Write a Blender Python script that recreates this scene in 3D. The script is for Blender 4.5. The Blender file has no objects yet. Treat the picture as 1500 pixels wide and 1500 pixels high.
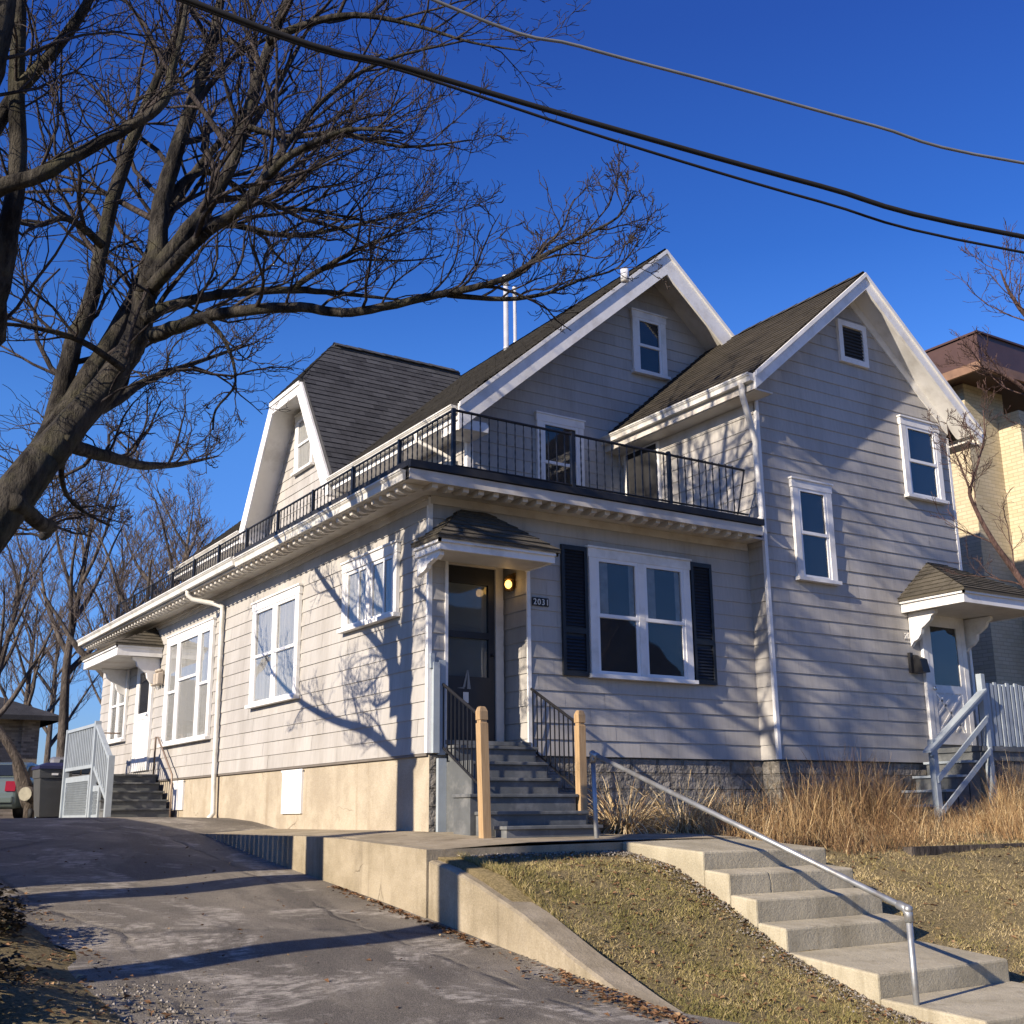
import bpy, math, random
from mathutils import Vector as V, Matrix
R = math.radians
sc = bpy.context.scene
col = sc.collection

# ------------------------------------------------------------------ camera, sky, sun
FPX = 1695.0
CAM = V((-6.35476, -11.67882, -0.67136))
M0 = Matrix(((0.84228793, -0.53894789, -0.00928523),
             (-0.12851151, -0.21751216, 0.96756046),
             (-0.52348433, -0.81377124, -0.25246887)))      # rows: right, up, back
cd = bpy.data.cameras.new('camera')
cam = bpy.data.objects.new('camera', cd)
col.objects.link(cam)
cam.matrix_world = Matrix.Translation(CAM) @ M0.transposed().to_4x4()
cd.sensor_width = 36
cd.lens = FPX / 1500 * 36
cd.clip_start = 0.05
cd.clip_end = 6000
sc.camera = cam

SUN = V((0.88868, 0.18353, -0.42019)).normalized()        # the way the light travels
w = bpy.data.worlds.new('World')
sc.world = w
w.use_nodes = True
nt = w.node_tree
bg = nt.nodes['Background']
sky = nt.nodes.new('ShaderNodeTexSky')
sky.sky_type = 'NISHITA'
sky.sun_disc = False
sky.sun_elevation = math.asin(-SUN.z)
sky.sun_rotation = math.atan2(-SUN.x, -SUN.y)
sky.altitude = 0
sky.air_density = 1.5
sky.dust_density = 0.0
sky.ozone_density = 8.0
tintn = nt.nodes.new('ShaderNodeMix')        # the camera's deep winter blue
tintn.data_type = 'RGBA'
tintn.blend_type = 'MULTIPLY'
tintn.inputs[0].default_value = 1.0
tc = nt.nodes.new('ShaderNodeTexCoord')
sx = nt.nodes.new('ShaderNodeSeparateXYZ')
nt.links.new(tc.outputs['Generated'], sx.inputs[0])
rp = nt.nodes.new('ShaderNodeValToRGB')
for k_, (p_, c_) in enumerate(((0.08, (1.0, 1.3, 2.25)), (0.32, (.97, 1.42, 2.25)), (0.45, (.56, 1.0, 1.9)), (0.6, (.47, .76, 1.68)))):
    e_ = rp.color_ramp.elements[k_] if k_ < 2 else rp.color_ramp.elements.new(p_)
    e_.position = p_
    e_.color = (*c_, 1)
nt.links.new(sx.outputs[2], rp.inputs[0])
nt.links.new(rp.outputs[0], tintn.inputs[7])
nt.links.new(sky.outputs[0], tintn.inputs[6])
nt.links.new(tintn.outputs[2], bg.inputs[0])
bg.inputs[1].default_value = 0.05
ld = bpy.data.lights.new('sun', 'SUN')
ld.energy = 5.0
ld.angle = R(0.53)
ld.color = (1.0, 0.87, 0.70)
sun = bpy.data.objects.new('sun', ld)
col.objects.link(sun)
sun.rotation_euler = SUN.to_track_quat('-Z', 'Y').to_euler()
sc.view_settings.view_transform = 'Standard'
sc.view_settings.look = 'None'
sc.view_settings.exposure = 0.70
sc.view_settings.gamma = 1.0
sc.view_settings.use_curve_mapping = False
sc.cycles.max_bounces = 6


def at(x, y, d):
    """a point seen at photo position x, y, d metres along the view axis"""
    q = V(((x - 750) / FPX, -(y - 750) / FPX, -1.0)) * d
    return CAM + M0.transposed() @ q


# ------------------------------------------------------------------ mesh helpers
class MB:
    def __init__(s):
        s.v = []
        s.f = []
        s.t = []

    def face(s, pts, tone=0.5):
        i = len(s.v)
        s.v += [tuple(p) for p in pts]
        s.f.append(tuple(range(i, i + len(pts))))
        s.t.append(tone)

    def box(s, x0, x1, y0, y1, z0, z1, tone=0.5):
        x0, x1 = min(x0, x1), max(x0, x1)
        y0, y1 = min(y0, y1), max(y0, y1)
        z0, z1 = min(z0, z1), max(z0, z1)
        i = len(s.v)
        s.v += [(x, y, z) for z in (z0, z1) for x, y in ((x0, y0), (x1, y0), (x1, y1), (x0, y1))]
        for q in ((3, 2, 1, 0), (4, 5, 6, 7), (0, 1, 5, 4), (1, 2, 6, 5), (2, 3, 7, 6), (3, 0, 4, 7)):
            s.f.append(tuple(i + k for k in q))
            s.t.append(tone)

    def prism(s, poly, ex, tone=0.5):
        ex = V(ex)
        P = [V(p) for p in poly]
        n = V((0, 0, 0))
        for k in range(len(P)):
            n += P[k].cross(P[(k + 1) % len(P)])
        if n.dot(ex) > 0:
            P.reverse()
        i = len(s.v)
        n = len(P)
        s.v += [tuple(p) for p in P] + [tuple(p + ex) for p in P]
        s.f.append(tuple(range(i, i + n)))
        s.f.append(tuple(range(i + 2 * n - 1, i + n - 1, -1)))
        for k in range(n):
            a, b = i + k, i + (k + 1) % n
            s.f.append((b, a, a + n, b + n))
        s.t += [tone] * (n + 2)

    def tube(s, pts, rad, sides=6, cap=True):
        pts = [V(p) for p in pts]
        if not hasattr(rad, '__len__'):
            rad = [rad] * len(pts)
        base = len(s.v)
        u = None
        n = len(pts)
        for k in range(n):
            t = (pts[min(k + 1, n - 1)] - pts[max(k - 1, 0)])
            if t.length < 1e-9:
                t = V((0, 0, 1))
            t.normalize()
            if u is None:
                u = t.orthogonal().normalized()
            else:
                u = u - t * u.dot(t)
                u = u.normalized() if u.length > 1e-6 else t.orthogonal().normalized()
            w_ = t.cross(u)
            for j in range(sides):
                a = 2 * math.pi * j / sides
                s.v.append(tuple(pts[k] + (u * math.cos(a) + w_ * math.sin(a)) * rad[k]))
        for k in range(n - 1):
            for j in range(sides):
                a = base + k * sides + j
                b = base + k * sides + (j + 1) % sides
                s.f.append((a, b, b + sides, a + sides))
                s.t.append(0.5)
        if cap:
            s.f.append(tuple(base + j for j in range(sides - 1, -1, -1)))
            s.f.append(tuple(base + (n - 1) * sides + j for j in range(sides)))
            s.t += [0.5, 0.5]

    def lathe(s, c, prof, sides=16, axis=(0, 0, 1)):
        c = V(c)
        ax = V(axis).normalized()
        s.tube([c + ax * h for h, r in prof], [r for h, r in prof], sides)

    def ball(s, c, rx, ry, rz, nu=12, nv=8):
        c = V(c)
        i = len(s.v)
        for a in range(nv + 1):
            th = math.pi * a / nv
            for b in range(nu):
                ph = 2 * math.pi * b / nu
                s.v.append((c.x + rx * math.sin(th) * math.cos(ph), c.y + ry * math.sin(th) * math.sin(ph), c.z - rz * math.cos(th)))
        for a in range(nv):
            for b in range(nu):
                p, q = i + a * nu + b, i + a * nu + (b + 1) % nu
                s.f.append((p, q, q + nu, p + nu))
                s.t.append(0.5)

    def build(s, name, mat, parent=None, smooth=False, bevel=0):
        me = bpy.data.meshes.new(name)
        me.from_pydata(s.v, [], s.f)
        if any(abs(x - 0.5) > 1e-6 for x in s.t):
            at_ = me.attributes.new('tone', 'FLOAT', 'FACE')
            at_.data.foreach_set('value', s.t)
        if smooth:
            me.shade_smooth()
        me.materials.append(mat)
        me.update()
        o = bpy.data.objects.new(name, me)
        col.objects.link(o)
        if parent is not None:
            o.parent = parent
            inv = V((0, 0, 0))
            q = parent
            while q is not None:
                inv += q.location
                q = q.parent
            o.location = -inv
        if bevel:
            b = o.modifiers.new('bevel', 'BEVEL')
            b.width = bevel
            b.segments = 2
            b.limit_method = 'ANGLE'
            b.angle_limit = R(40)
        return o


def tag(o, label, cat, group=None, kind=None):
    o['label'] = label
    o['category'] = cat
    if group:
        o['group'] = group
    if kind:
        o['kind'] = kind
    return o


def thing(name, label, cat, loc=(0, 0, 0), group=None):
    o = bpy.data.objects.new(name, None)
    o.empty_display_size = 0.1
    o.location = loc
    col.objects.link(o)
    return tag(o, label, cat, group)


def struct(o):
    o['kind'] = 'structure'
    return o


# ------------------------------------------------------------------ materials
class N:
    def __init__(s, name):
        s.m = bpy.data.materials.new(name)
        s.m.use_nodes = True
        s.t = s.m.node_tree
        s.b = s.t.nodes['Principled BSDF']
        s.out = s.t.nodes['Material Output']
        s._c = None

    def n(s, typ, **kw):
        o = s.t.nodes.new('ShaderNode' + typ)
        for k, v in kw.items():
            setattr(o, k, v)
        return o

    def l(s, a, b):
        s.t.links.new(a, b)

    def co(s):
        if s._c is None:
            s._c = s.n('TexCoord').outputs['Object']
        return s._c

    def noise(s, scale, detail=4, rough=0.55, sc3=None, dist=0.0):
        x = s.n('TexNoise')
        x.inputs['Scale'].default_value = scale
        x.inputs['Detail'].default_value = detail
        x.inputs['Roughness'].default_value = rough
        x.inputs['Distortion'].default_value = dist
        c = s.co()
        if sc3:
            mp = s.n('Mapping')
            mp.inputs['Scale'].default_value = sc3
            s.l(c, mp.inputs[0])
            c = mp.outputs[0]
        s.l(c, x.inputs['Vector'])
        return x.outputs['Fac']

    def ramp(s, fac, stops):
        r = s.n('ValToRGB')
        e = r.color_ramp.elements
        while len(e) < len(stops):
            e.new(0.5)
        for k, (p, c) in enumerate(stops):
            e[k].position = p
            e[k].color = (*c, 1) if len(c) == 3 else c
        s.l(fac, r.inputs[0])
        return r.outputs[0]

    def mix(s, fac, a, b, mode='MIX'):
        x = s.n('Mix', data_type='RGBA', blend_type=mode)
        for sock, val in ((x.inputs[0], fac), (x.inputs[6], a), (x.inputs[7], b)):
            if isinstance(val, (int, float)):
                sock.default_value = val
            elif isinstance(val, tuple):
                sock.default_value = (*val, 1)
            else:
                s.l(val, sock)
        return x.outputs[2]

    def math(s, op, a, b=0.0, c=0.0):
        x = s.n('Math', operation=op)
        for sock, val in zip(x.inputs, (a, b, c)):
            if isinstance(val, (int, float)):
                sock.default_value = val
            else:
                s.l(val, sock)
        return x.outputs[0]

    def color(s, c):
        if isinstance(c, tuple):
            s.b.inputs['Base Color'].default_value = (*c, 1)
        else:
            s.l(c, s.b.inputs['Base Color'])
        return s

    def rough(s, r, spec=0.5, metal=0.0):
        s.b.inputs['Roughness'].default_value = r
        s.b.inputs['Specular IOR Level'].default_value = spec
        s.b.inputs['Metallic'].default_value = metal
        return s

    def bump(s, h, strength=0.3, dist=0.01):
        x = s.n('Bump')
        x.inputs['Strength'].default_value = strength
        x.inputs['Distance'].default_value = dist
        s.l(h, x.inputs['Height'])
        s.l(x.outputs[0], s.b.inputs['Normal'])
        return s

    def tone(s):
        a = s.n('Attribute', attribute_name='tone')
        return a.outputs['Fac']

    def uv(s, mode):
        sp = s.n('SeparateXYZ')
        s.l(s.co(), sp.inputs[0])
        cb = s.n('CombineXYZ')
        if mode == 'wall':
            s.l(s.math('ADD', sp.outputs[0], sp.outputs[1]), cb.inputs[0])
            s.l(sp.outputs[2], cb.inputs[1])
        elif mode == 'y':
            s.l(sp.outputs[1], cb.inputs[0])
            s.l(s.math('MULTIPLY', sp.outputs[2], 1.5), cb.inputs[1])
        else:
            s.l(sp.outputs[0], cb.inputs[0])
            s.l(s.math('MULTIPLY', sp.outputs[2], 1.25), cb.inputs[1])
        return cb.outputs[0]

    def brick(s, mode, bw, bh, mortar=0.01, smooth=0.1, c1=(0, 0, 0), c2=(1, 1, 1), cm=(0.5, 0.5, 0.5)):
        b = s.n('TexBrick')
        b.inputs['Color1'].default_value = (*c1, 1)
        b.inputs['Color2'].default_value = (*c2, 1)
        b.inputs['Mortar'].default_value = (*cm, 1)
        b.inputs['Scale'].default_value = 1
        b.inputs['Mortar Size'].default_value = mortar
        b.inputs['Mortar Smooth'].default_value = smooth
        b.inputs['Brick Width'].default_value = bw
        b.inputs['Row Height'].default_value = bh
        s.l(s.uv(mode), b.inputs['Vector'])
        return b


def plain(name, c, var=0.12, scale=6, rough=0.6, bump=0.15, bscale=40, spec=0.4, metal=0.0, dirt=None):
    m = N(name)
    lo = tuple(x * (1 - var) for x in c)
    hi = tuple(min(1, x * (1 + var)) for x in c)
    cc = m.ramp(m.noise(scale, 5), [(0.3, lo), (0.7, hi)])
    if dirt:
        cc = m.mix(m.ramp(m.noise(dirt[1], 6, 0.65), [(0.5, (0, 0, 0)), (0.75, (0.8, 0.8, 0.8))]), cc, dirt[0])
    m.color(cc).rough(rough, spec, metal)
    if bump:
        m.bump(m.noise(bscale, 3), bump, 0.004)
    return m.m


def make_siding():
    m = N('siding_paint')
    c = m.ramp(m.tone(), [(0.0, (0.36, 0.345, 0.322)), (1.0, (0.46, 0.442, 0.415))])
    st = m.noise(1.6, 6, 0.62, (1.0, 1.0, 0.25))
    c = m.mix(m.ramp(st, [(0.46, (0, 0, 0)), (0.66, (0.55, 0.55, 0.55))]), c, (0.27, 0.25, 0.22))
    fine = m.noise(28, 3, 0.6, (1.0, 1.0, 0.12))
    c = m.mix(0.10, c, m.ramp(fine, [(0.3, (0.2, 0.19, 0.18)), (0.7, (0.7, 0.66, 0.62))]))
    m.color(c).rough(0.62, 0.3)
    m.bump(m.noise(30, 3, 0.6, (1.0, 1.0, 0.06)), 0.35, 0.004)
    return m.m


def make_roof(name, lo, hi):
    m = N(name)
    c = m.ramp(m.tone(), [(0.0, lo), (1.0, hi)])
    c = m.mix(m.ramp(m.noise(0.9, 6, 0.7), [(0.42, (0, 0, 0)), (0.62, (0.6, 0.6, 0.6))]), c, tuple(x * 0.8 for x in hi))
    c = m.mix(m.ramp(m.noise(2.6, 6, 0.7, (1, 1, .5)), [(0.52, (0, 0, 0)), (0.66, (0.5, 0.5, 0.5))]), c, tuple(x * 0.6 for x in lo))
    c = m.mix(0.35, c, m.ramp(m.noise(170, 2), [(0.42, tuple(x * 0.4 for x in lo)), (0.58, tuple(x * 1.5 for x in hi))]))
    m.color(c).rough(0.92, 0.2)
    m.bump(m.noise(120, 3), 0.7, 0.006)
    return m.m


def make_glass(tint=0.9):
    m = N('window_glass')
    tr = m.n('BsdfTransparent')
    tr.inputs[0].default_value = (tint, tint, tint, 1)
    gl = m.n('BsdfGlossy')
    gl.inputs['Roughness'].default_value = 0.02
    ge = m.n('NewGeometry')
    dp = m.n('VectorMath', operation='DOT_PRODUCT')
    m.l(ge.outputs['Normal'], dp.inputs[0])
    m.l(ge.outputs['Incoming'], dp.inputs[1])
    sch = m.math('POWER', m.math('SUBTRACT', 1.0, m.math('ABSOLUTE', dp.outputs['Value'])), 4.0)
    bm = m.n('Bump')
    bm.inputs['Strength'].default_value = 0.05
    bm.inputs['Distance'].default_value = 0.02
    m.l(m.noise(2.2, 1), bm.inputs['Height'])
    m.l(bm.outputs[0], gl.inputs['Normal'])
    mx = m.n('MixShader')
    m.l(m.math('MULTIPLY_ADD', sch, 0.9, 0.045), mx.inputs[0])
    m.l(tr.outputs[0], mx.inputs[1])
    m.l(gl.outputs[0], mx.inputs[2])
    m.l(mx.outputs[0], m.out.inputs[0])
    return m.m


def make_curtain():
    m = N('curtain_cloth')
    m.color(m.ramp(m.noise(3, 3, 0.5, (14, 14, 0.15)), [(0.4, (0.42, 0.43, 0.42)), (0.6, (0.60, 0.60, 0.575))])).rough(0.9, 0.1)
    return m.m


def make_asphalt():
    m = N('asphalt')
    base = m.ramp(m.noise(1.1, 7, 0.65), [(0.4, (0.088, 0.077, 0.060)), (0.6, (0.205, 0.18, 0.14))])
    mp = (1.3, 0.38, 1.0)
    dark = m.noise(0.85, 6, 0.62, mp, 0.4)
    base = m.mix(m.ramp(dark, [(0.5, (0, 0, 0)), (0.6, (0.9, 0.9, 0.9))]), base, (0.052, 0.045, 0.038))
    salt = m.math('MULTIPLY', m.ramp(m.noise(0.62, 6, 0.7, (1.1, 0.9, 1), 1.2), [(0.5, (0, 0, 0)), (0.58, (1, 1, 1))]),
                  m.ramp(m.noise(9, 6, 0.75, (0.6, 1.6, 1)), [(0.44, (0, 0, 0)), (0.56, (1, 1, 1))]))
    base = m.mix(m.math('MULTIPLY', salt, 0.9), base, (0.47, 0.43, 0.365))
    # cracks
    v = m.n('TexVoronoi', feature='DISTANCE_TO_EDGE')
    v.inputs['Scale'].default_value = 0.36
    mpn = m.n('Mapping')
    mpn.inputs['Rotation'].default_value = (0, 0, 0.5)
    mpn.inputs['Scale'].default_value = (1.5, 0.5, 1)
    wob = m.n('Mix', data_type='VECTOR')
    nz = m.n('TexNoise')
    nz.inputs['Scale'].default_value = 2.5
    nz.inputs['Detail'].default_value = 5
    m.l(m.co(), nz.inputs['Vector'])
    wob.inputs[0].default_value = 0.16
    m.l(m.co(), wob.inputs[4])
    m.l(nz.outputs['Color'], wob.inputs[5])
    m.l(wob.outputs[1], mpn.inputs[0])
    m.l(mpn.outputs[0], v.inputs['Vector'])
    cr = m.ramp(v.outputs['Distance'], [(0.0, (1, 1, 1)), (0.022, (0, 0, 0))])
    cr = m.math('MULTIPLY', cr, m.ramp(m.noise(1.7, 3), [(0.42, (0, 0, 0)), (0.55, (1, 1, 1))]))
    base = m.mix(cr, base, (0.03, 0.028, 0.026))
    base = m.mix(0.35, base, m.ramp(m.noise(140, 3, 0.7), [(0.4, (0.03, 0.027, 0.022)), (0.6, (0.46, 0.41, 0.34))]))
    m.color(base).rough(0.85, 0.3)
    h = m.math('SUBTRACT', m.math('ADD', m.noise(110, 3, 0.7), m.math('MULTIPLY', m.noise(7, 3), 0.8)), m.math('MULTIPLY', cr, 2.0))
    m.bump(h, 0.9, 0.012)
    return m.m


def make_concrete(name, lo, hi, stain=(0.16, 0.14, 0.11), amt=0.5):
    m = N(name)
    c = m.ramp(m.noise(1.8, 7, 0.65), [(0.4, lo), (0.6, hi)])
    st = m.noise(2.4, 6, 0.7, (1, 1, 0.35))
    c = m.mix(m.ramp(st, [(0.52, (0, 0, 0)), (0.78, (amt, amt, amt))]), c, stain)
    c = m.mix(0.22, c, m.ramp(m.noise(75, 3, 0.7), [(0.4, tuple(x * 0.55 for x in lo)), (0.6, hi)]))
    v = m.n('TexVoronoi', feature='DISTANCE_TO_EDGE')
    v.inputs['Scale'].default_value = 0.7
    wob = m.n('Mix', data_type='VECTOR')
    nz = m.n('TexNoise')
    nz.inputs['Scale'].default_value = 4
    nz.inputs['Detail'].default_value = 5
    m.l(m.co(), nz.inputs['Vector'])
    wob.inputs[0].default_value = 0.2
    m.l(m.co(), wob.inputs[4])
    m.l(nz.outputs['Color'], wob.inputs[5])
    m.l(wob.outputs[1], v.inputs['Vector'])
    cr = m.math('MULTIPLY', m.ramp(v.outputs['Distance'], [(0.0, (1, 1, 1)), (0.006, (0, 0, 0))]), m.ramp(m.noise(0.9, 2), [(0.56, (0, 0, 0)), (0.62, (1, 1, 1))]))
    c = m.mix(m.math('MULTIPLY', cr, 0.5), c, tuple(x * 0.3 for x in stain))
    drip = m.noise(5, 4, 0.6, (1, 1, 0.08))
    c = m.mix(m.ramp(drip, [(0.56, (0, 0, 0)), (0.7, (0.45, 0.45, 0.45))]), c, stain)
    m.color(c).rough(0.85, 0.25)
    m.bump(m.math('SUBTRACT', m.math('ADD', m.noise(55, 4, 0.7), m.math('MULTIPLY', m.noise(5, 5, 0.7), 2.0)), m.math('MULTIPLY', cr, 2.0)), 0.5, 0.012)
    return m.m


def make_stone_block():
    m = N('rockface_block')
    b = m.brick('wall', 0.42, 0.2, 0.02, 0.4, (0.20, 0.185, 0.16), (0.30, 0.275, 0.24), (0.13, 0.12, 0.105))
    c = m.mix(0.5, b.outputs['Color'], m.ramp(m.noise(7, 6, 0.7), [(0.4, (0.13, 0.12, 0.10)), (0.6, (0.34, 0.31, 0.27))]))
    m.color(c).rough(0.9, 0.2)
    m.bump(m.math('ADD', m.math('MULTIPLY', b.outputs['Fac'], -1.5), m.math('MULTIPLY', m.noise(9, 4, 0.6), 2.2)), 1.0, 0.03)
    return m.m


def make_brick(name, c1, c2, cm):
    m = N(name)
    b = m.brick('wall', 0.23, 0.075, 0.008, 0.2, c1, c2, cm)
    c = m.mix(0.3, b.outputs['Color'], m.ramp(m.noise(1.5, 5), [(0.4, c1), (0.6, c2)]))
    m.color(c).rough(0.85, 0.2)
    m.bump(m.math('MULTIPLY', b.outputs['Fac'], -1.0), 0.6, 0.008)
    return m.m


def make_bark(name, lo, hi, moss=None):
    m = N(name)
    c = m.ramp(m.noise(7, 6, 0.7, (1, 1, 0.3)), [(0.4, lo), (0.6, hi)])
    if moss:
        c = m.mix(m.ramp(m.noise(2.2, 5, 0.65), [(0.5, (0, 0, 0)), (0.68, (0.6, 0.7, 0.7))]), c, moss)
    m.color(c).rough(0.9, 0.15)
    m.bump(m.math('ADD', m.noise(26, 5, 0.75, (1, 1, 0.22)), m.math('MULTIPLY', m.noise(8, 4, 0.7, (1, 1, 0.4)), 1.5)), 1.0, 0.05)
    return m.m


def make_tone(name, stops, rough=0.8, sub=0.0):
    m = N(name)
    m.color(m.ramp(m.tone(), stops)).rough(rough, 0.2)
    return m.m


def make_ground():
    m = N('lawn_soil')
    c = m.ramp(m.noise(1.6, 7, 0.7), [(0.4, (0.165, 0.135, 0.065)), (0.55, (0.25, 0.20, 0.10)), (0.75, (0.33, 0.26, 0.15))])
    c = m.mix(0.5, c, m.ramp(m.noise(38, 4, 0.75), [(0.4, (0.08, 0.065, 0.036)), (0.6, (0.36, 0.28, 0.16))]))
    m.color(c).rough(0.95, 0.1)
    m.bump(m.noise(30, 5, 0.8), 1.0, 0.03)
    return m.m


SIDING = make_siding()
WHITE = plain('white_trim_paint', (0.77, 0.76, 0.74), 0.06, 3, 0.5, 0.12, 30, dirt=((0.42, 0.40, 0.36), 1.4))
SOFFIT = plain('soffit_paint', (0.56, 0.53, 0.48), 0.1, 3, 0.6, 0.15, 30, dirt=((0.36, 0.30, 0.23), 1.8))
VINYL = plain('white_vinyl', (0.76, 0.76, 0.76), 0.04, 2, 0.35, 0)
GUTTER = plain('gutter_enamel', (0.66, 0.645, 0.60), 0.08, 3, 0.4, 0.1, 20, dirt=((0.34, 0.31, 0.25), 2.5))
RAKE = plain('weathered_white_board', (0.78, 0.77, 0.745), 0.06, 5, 0.6, 0.3, 30, dirt=((0.55, 0.52, 0.47), 3.0))
ROOF_Y = make_roof('roof_shingle_slope', (0.026, 0.025, 0.025), (0.085, 0.08, 0.075))
ROOF_X = make_roof('roof_shingle_dormer', (0.016, 0.0165, 0.019), (0.088, 0.089, 0.095))
ROOF_W = make_roof('roof_shingle_wing', (0.022, 0.020, 0.017), (0.072, 0.062, 0.049))
ROOF_C = make_roof('roof_shingle_canopy', (0.045, 0.04, 0.03), (0.13, 0.115, 0.09))
MEMBRANE = plain('roof_membrane', (0.018, 0.018, 0.02), 0.3, 5, 0.6, 0.3, 20)
IRON = plain('black_iron', (0.012, 0.012, 0.014), 0.2, 8, 0.45, 0)
GLASS = make_glass()
CURTAIN = make_curtain()
DRAPE = plain('dim_drape', (0.26, 0.255, 0.24), 0.25, 7, 0.9, 0)
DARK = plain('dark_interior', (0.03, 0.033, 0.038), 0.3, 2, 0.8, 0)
SCREEN = plain('insect_screen', (0.022, 0.024, 0.027), 0.15, 4, 0.7, 0.2, 120)
SHUTTER = plain('black_shutter', (0.014, 0.017, 0.022), 0.15, 4, 0.45, 0)
DOORPAINT = plain('dark_door_paint', (0.022, 0.024, 0.03), 0.15, 4, 0.45, 0)
STUCCO = make_concrete('foundation_stucco', (0.36, 0.31, 0.235), (0.48, 0.42, 0.325), (0.26, 0.20, 0.13), 0.5)
BLOCK = make_stone_block()
ASPHALT = make_asphalt()
CONC = make_concrete('old_concrete', (0.27, 0.225, 0.15), (0.40, 0.34, 0.245), (0.13, 0.105, 0.07), 0.6)
CONC2 = make_concrete('step_concrete', (0.345, 0.305, 0.215), (0.48, 0.43, 0.315), (0.22, 0.185, 0.12), 0.55)
GREYP = plain('grey_porch_paint', (0.105, 0.112, 0.115), 0.15, 5, 0.55, 0.2, 25, dirt=((0.24, 0.24, 0.235), 4.0))
GREYL = plain('pale_grey_porch_paint', (0.33, 0.375, 0.41), 0.1, 5, 0.5, 0.2, 25)
NEWWOOD = N('new_lumber')
NEWWOOD.color(NEWWOOD.ramp(NEWWOOD.noise(9, 5, 0.6, (6, 6, 0.35), 1.0), [(0.3, (0.31, 0.20, 0.10)), (0.7, (0.48, 0.335, 0.185))])).rough(0.6, 0.3)
NEWWOOD = NEWWOOD.m
GALV = plain('galvanised_pipe', (0.36, 0.37, 0.37), 0.2, 8, 0.45, 0.1, 60, 0.5, 0.6, dirt=((0.22, 0.17, 0.12), 5.0))
STEEL = plain('flue_steel', (0.62, 0.63, 0.65), 0.1, 5, 0.4, 0, metal=0.35)
BARK = make_bark('maple_bark', (0.016, 0.014, 0.013), (0.075, 0.067, 0.056), (0.085, 0.08, 0.046))
TWIG = make_bark('twig_bark', (0.03, 0.025, 0.024), (0.085, 0.07, 0.065))
BARK2 = make_bark('grey_bark', (0.06, 0.05, 0.043), (0.15, 0.125, 0.105))
TWIG2 = make_bark('pale_twig_bark', (0.085, 0.068, 0.062), (0.17, 0.14, 0.125))
TWIGR = make_bark('reddish_twig_bark', (0.07, 0.045, 0.04), (0.16, 0.10, 0.085))
GROUND = make_ground()
LEAF = make_tone('dry_leaf', [(0.0, (0.055, 0.03, 0.018)), (0.5, (0.16, 0.085, 0.042)), (0.8, (0.26, 0.15, 0.075)), (1.0, (0.40, 0.29, 0.16))])
GRASS = make_tone('lawn_grass', [(0.0, (0.12, 0.12, 0.036)), (0.4, (0.24, 0.205, 0.072)), (0.7, (0.44, 0.345, 0.165)), (1.0, (0.62, 0.50, 0.29))])
STRAW = make_tone('dry_stalk', [(0.0, (0.085, 0.046, 0.026)), (0.3, (0.20, 0.115, 0.055)), (0.6, (0.37, 0.24, 0.115)), (0.85, (0.53, 0.39, 0.20)), (1.0, (0.70, 0.56, 0.34))])
IVY = make_tone('ivy_leaf', [(0.0, (0.018, 0.016, 0.010)), (0.5, (0.065, 0.048, 0.028)), (0.8, (0.13, 0.09, 0.052)), (0.9, (0.07, 0.085, 0.03)), (1.0, (0.30, 0.24, 0.14))])
CABLE = plain('cable_rubber', (0.008, 0.008, 0.010), 0.2, 5, 0.9, 0, 0.1)
CABLEG = plain('aluminium_cable', (0.16, 0.165, 0.17), 0.2, 5, 0.5, 0)
YBRICK = make_brick('yellow_brick', (0.46, 0.39, 0.25), (0.56, 0.485, 0.335), (0.34, 0.29, 0.20))
GBRICK = make_brick('mottled_brick', (0.10, 0.085, 0.07), (0.33, 0.29, 0.24), (0.22, 0.2, 0.17))
BROWN = plain('brown_metal', (0.07, 0.038, 0.03), 0.15, 3, 0.45, 0)
COPPER = plain('rusty_fascia', (0.20, 0.115, 0.07), 0.25, 5, 0.6, 0)
FENCEW = plain('weathered_fence_wood', (0.20, 0.16, 0.12), 0.25, 4, 0.8, 0.3, 20)
NUM_M = plain('number_enamel', (0.75, 0.74, 0.70), 0.03, 4, 0.4, 0)
BLACKPL = plain('black_plastic', (0.02, 0.02, 0.022), 0.2, 4, 0.5, 0)
BINGREY = plain('grey_bin_plastic', (0.07, 0.072, 0.072), 0.1, 4, 0.5, 0)
BINBLUE = plain('blue_bin_plastic', (0.018, 0.02, 0.06), 0.1, 4, 0.45, 0)
BRASS = plain('aged_brass', (0.20, 0.12, 0.04), 0.2, 8, 0.4, 0, metal=0.6)
BEIGE = plain('beige_mailbox', (0.42, 0.36, 0.29), 0.1, 6, 0.5, 0)
CARG = plain('silver_green_paint', (0.15, 0.19, 0.18), 0.04, 2, 0.25, 0, metal=0.3)
CARS = plain('silver_paint', (0.30, 0.295, 0.285), 0.04, 2, 0.25, 0, metal=0.3)
TAILRED = plain('tail_lamp_red', (0.24, 0.008, 0.012), 0.1, 8, 0.2, 0)
CHROME = plain('bright_chrome', (0.6, 0.6, 0.6), 0.05, 4, 0.15, 0, metal=1.0)
TYRE = plain('tyre_rubber', (0.02, 0.02, 0.02), 0.2, 10, 0.8, 0)
CUTWOOD = plain('sawn_wood', (0.30, 0.28, 0.21), 0.2, 9, 0.7, 0)
TERRA = plain('red_brown_vent', (0.18, 0.065, 0.04), 0.2, 6, 0.6, 0)
GOLD = N('lamp_glow')
GOLD.color((0.9, 0.6, 0.2))
GOLD.b.inputs['Emission Color'].default_value = (1.0, 0.55, 0.12, 1)
GOLD.b.inputs['Emission Strength'].default_value = 2.2
GOLD = GOLD.m
PAPER = plain('white_paper', (0.72, 0.72, 0.70), 0.03, 4, 0.8, 0)
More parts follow.
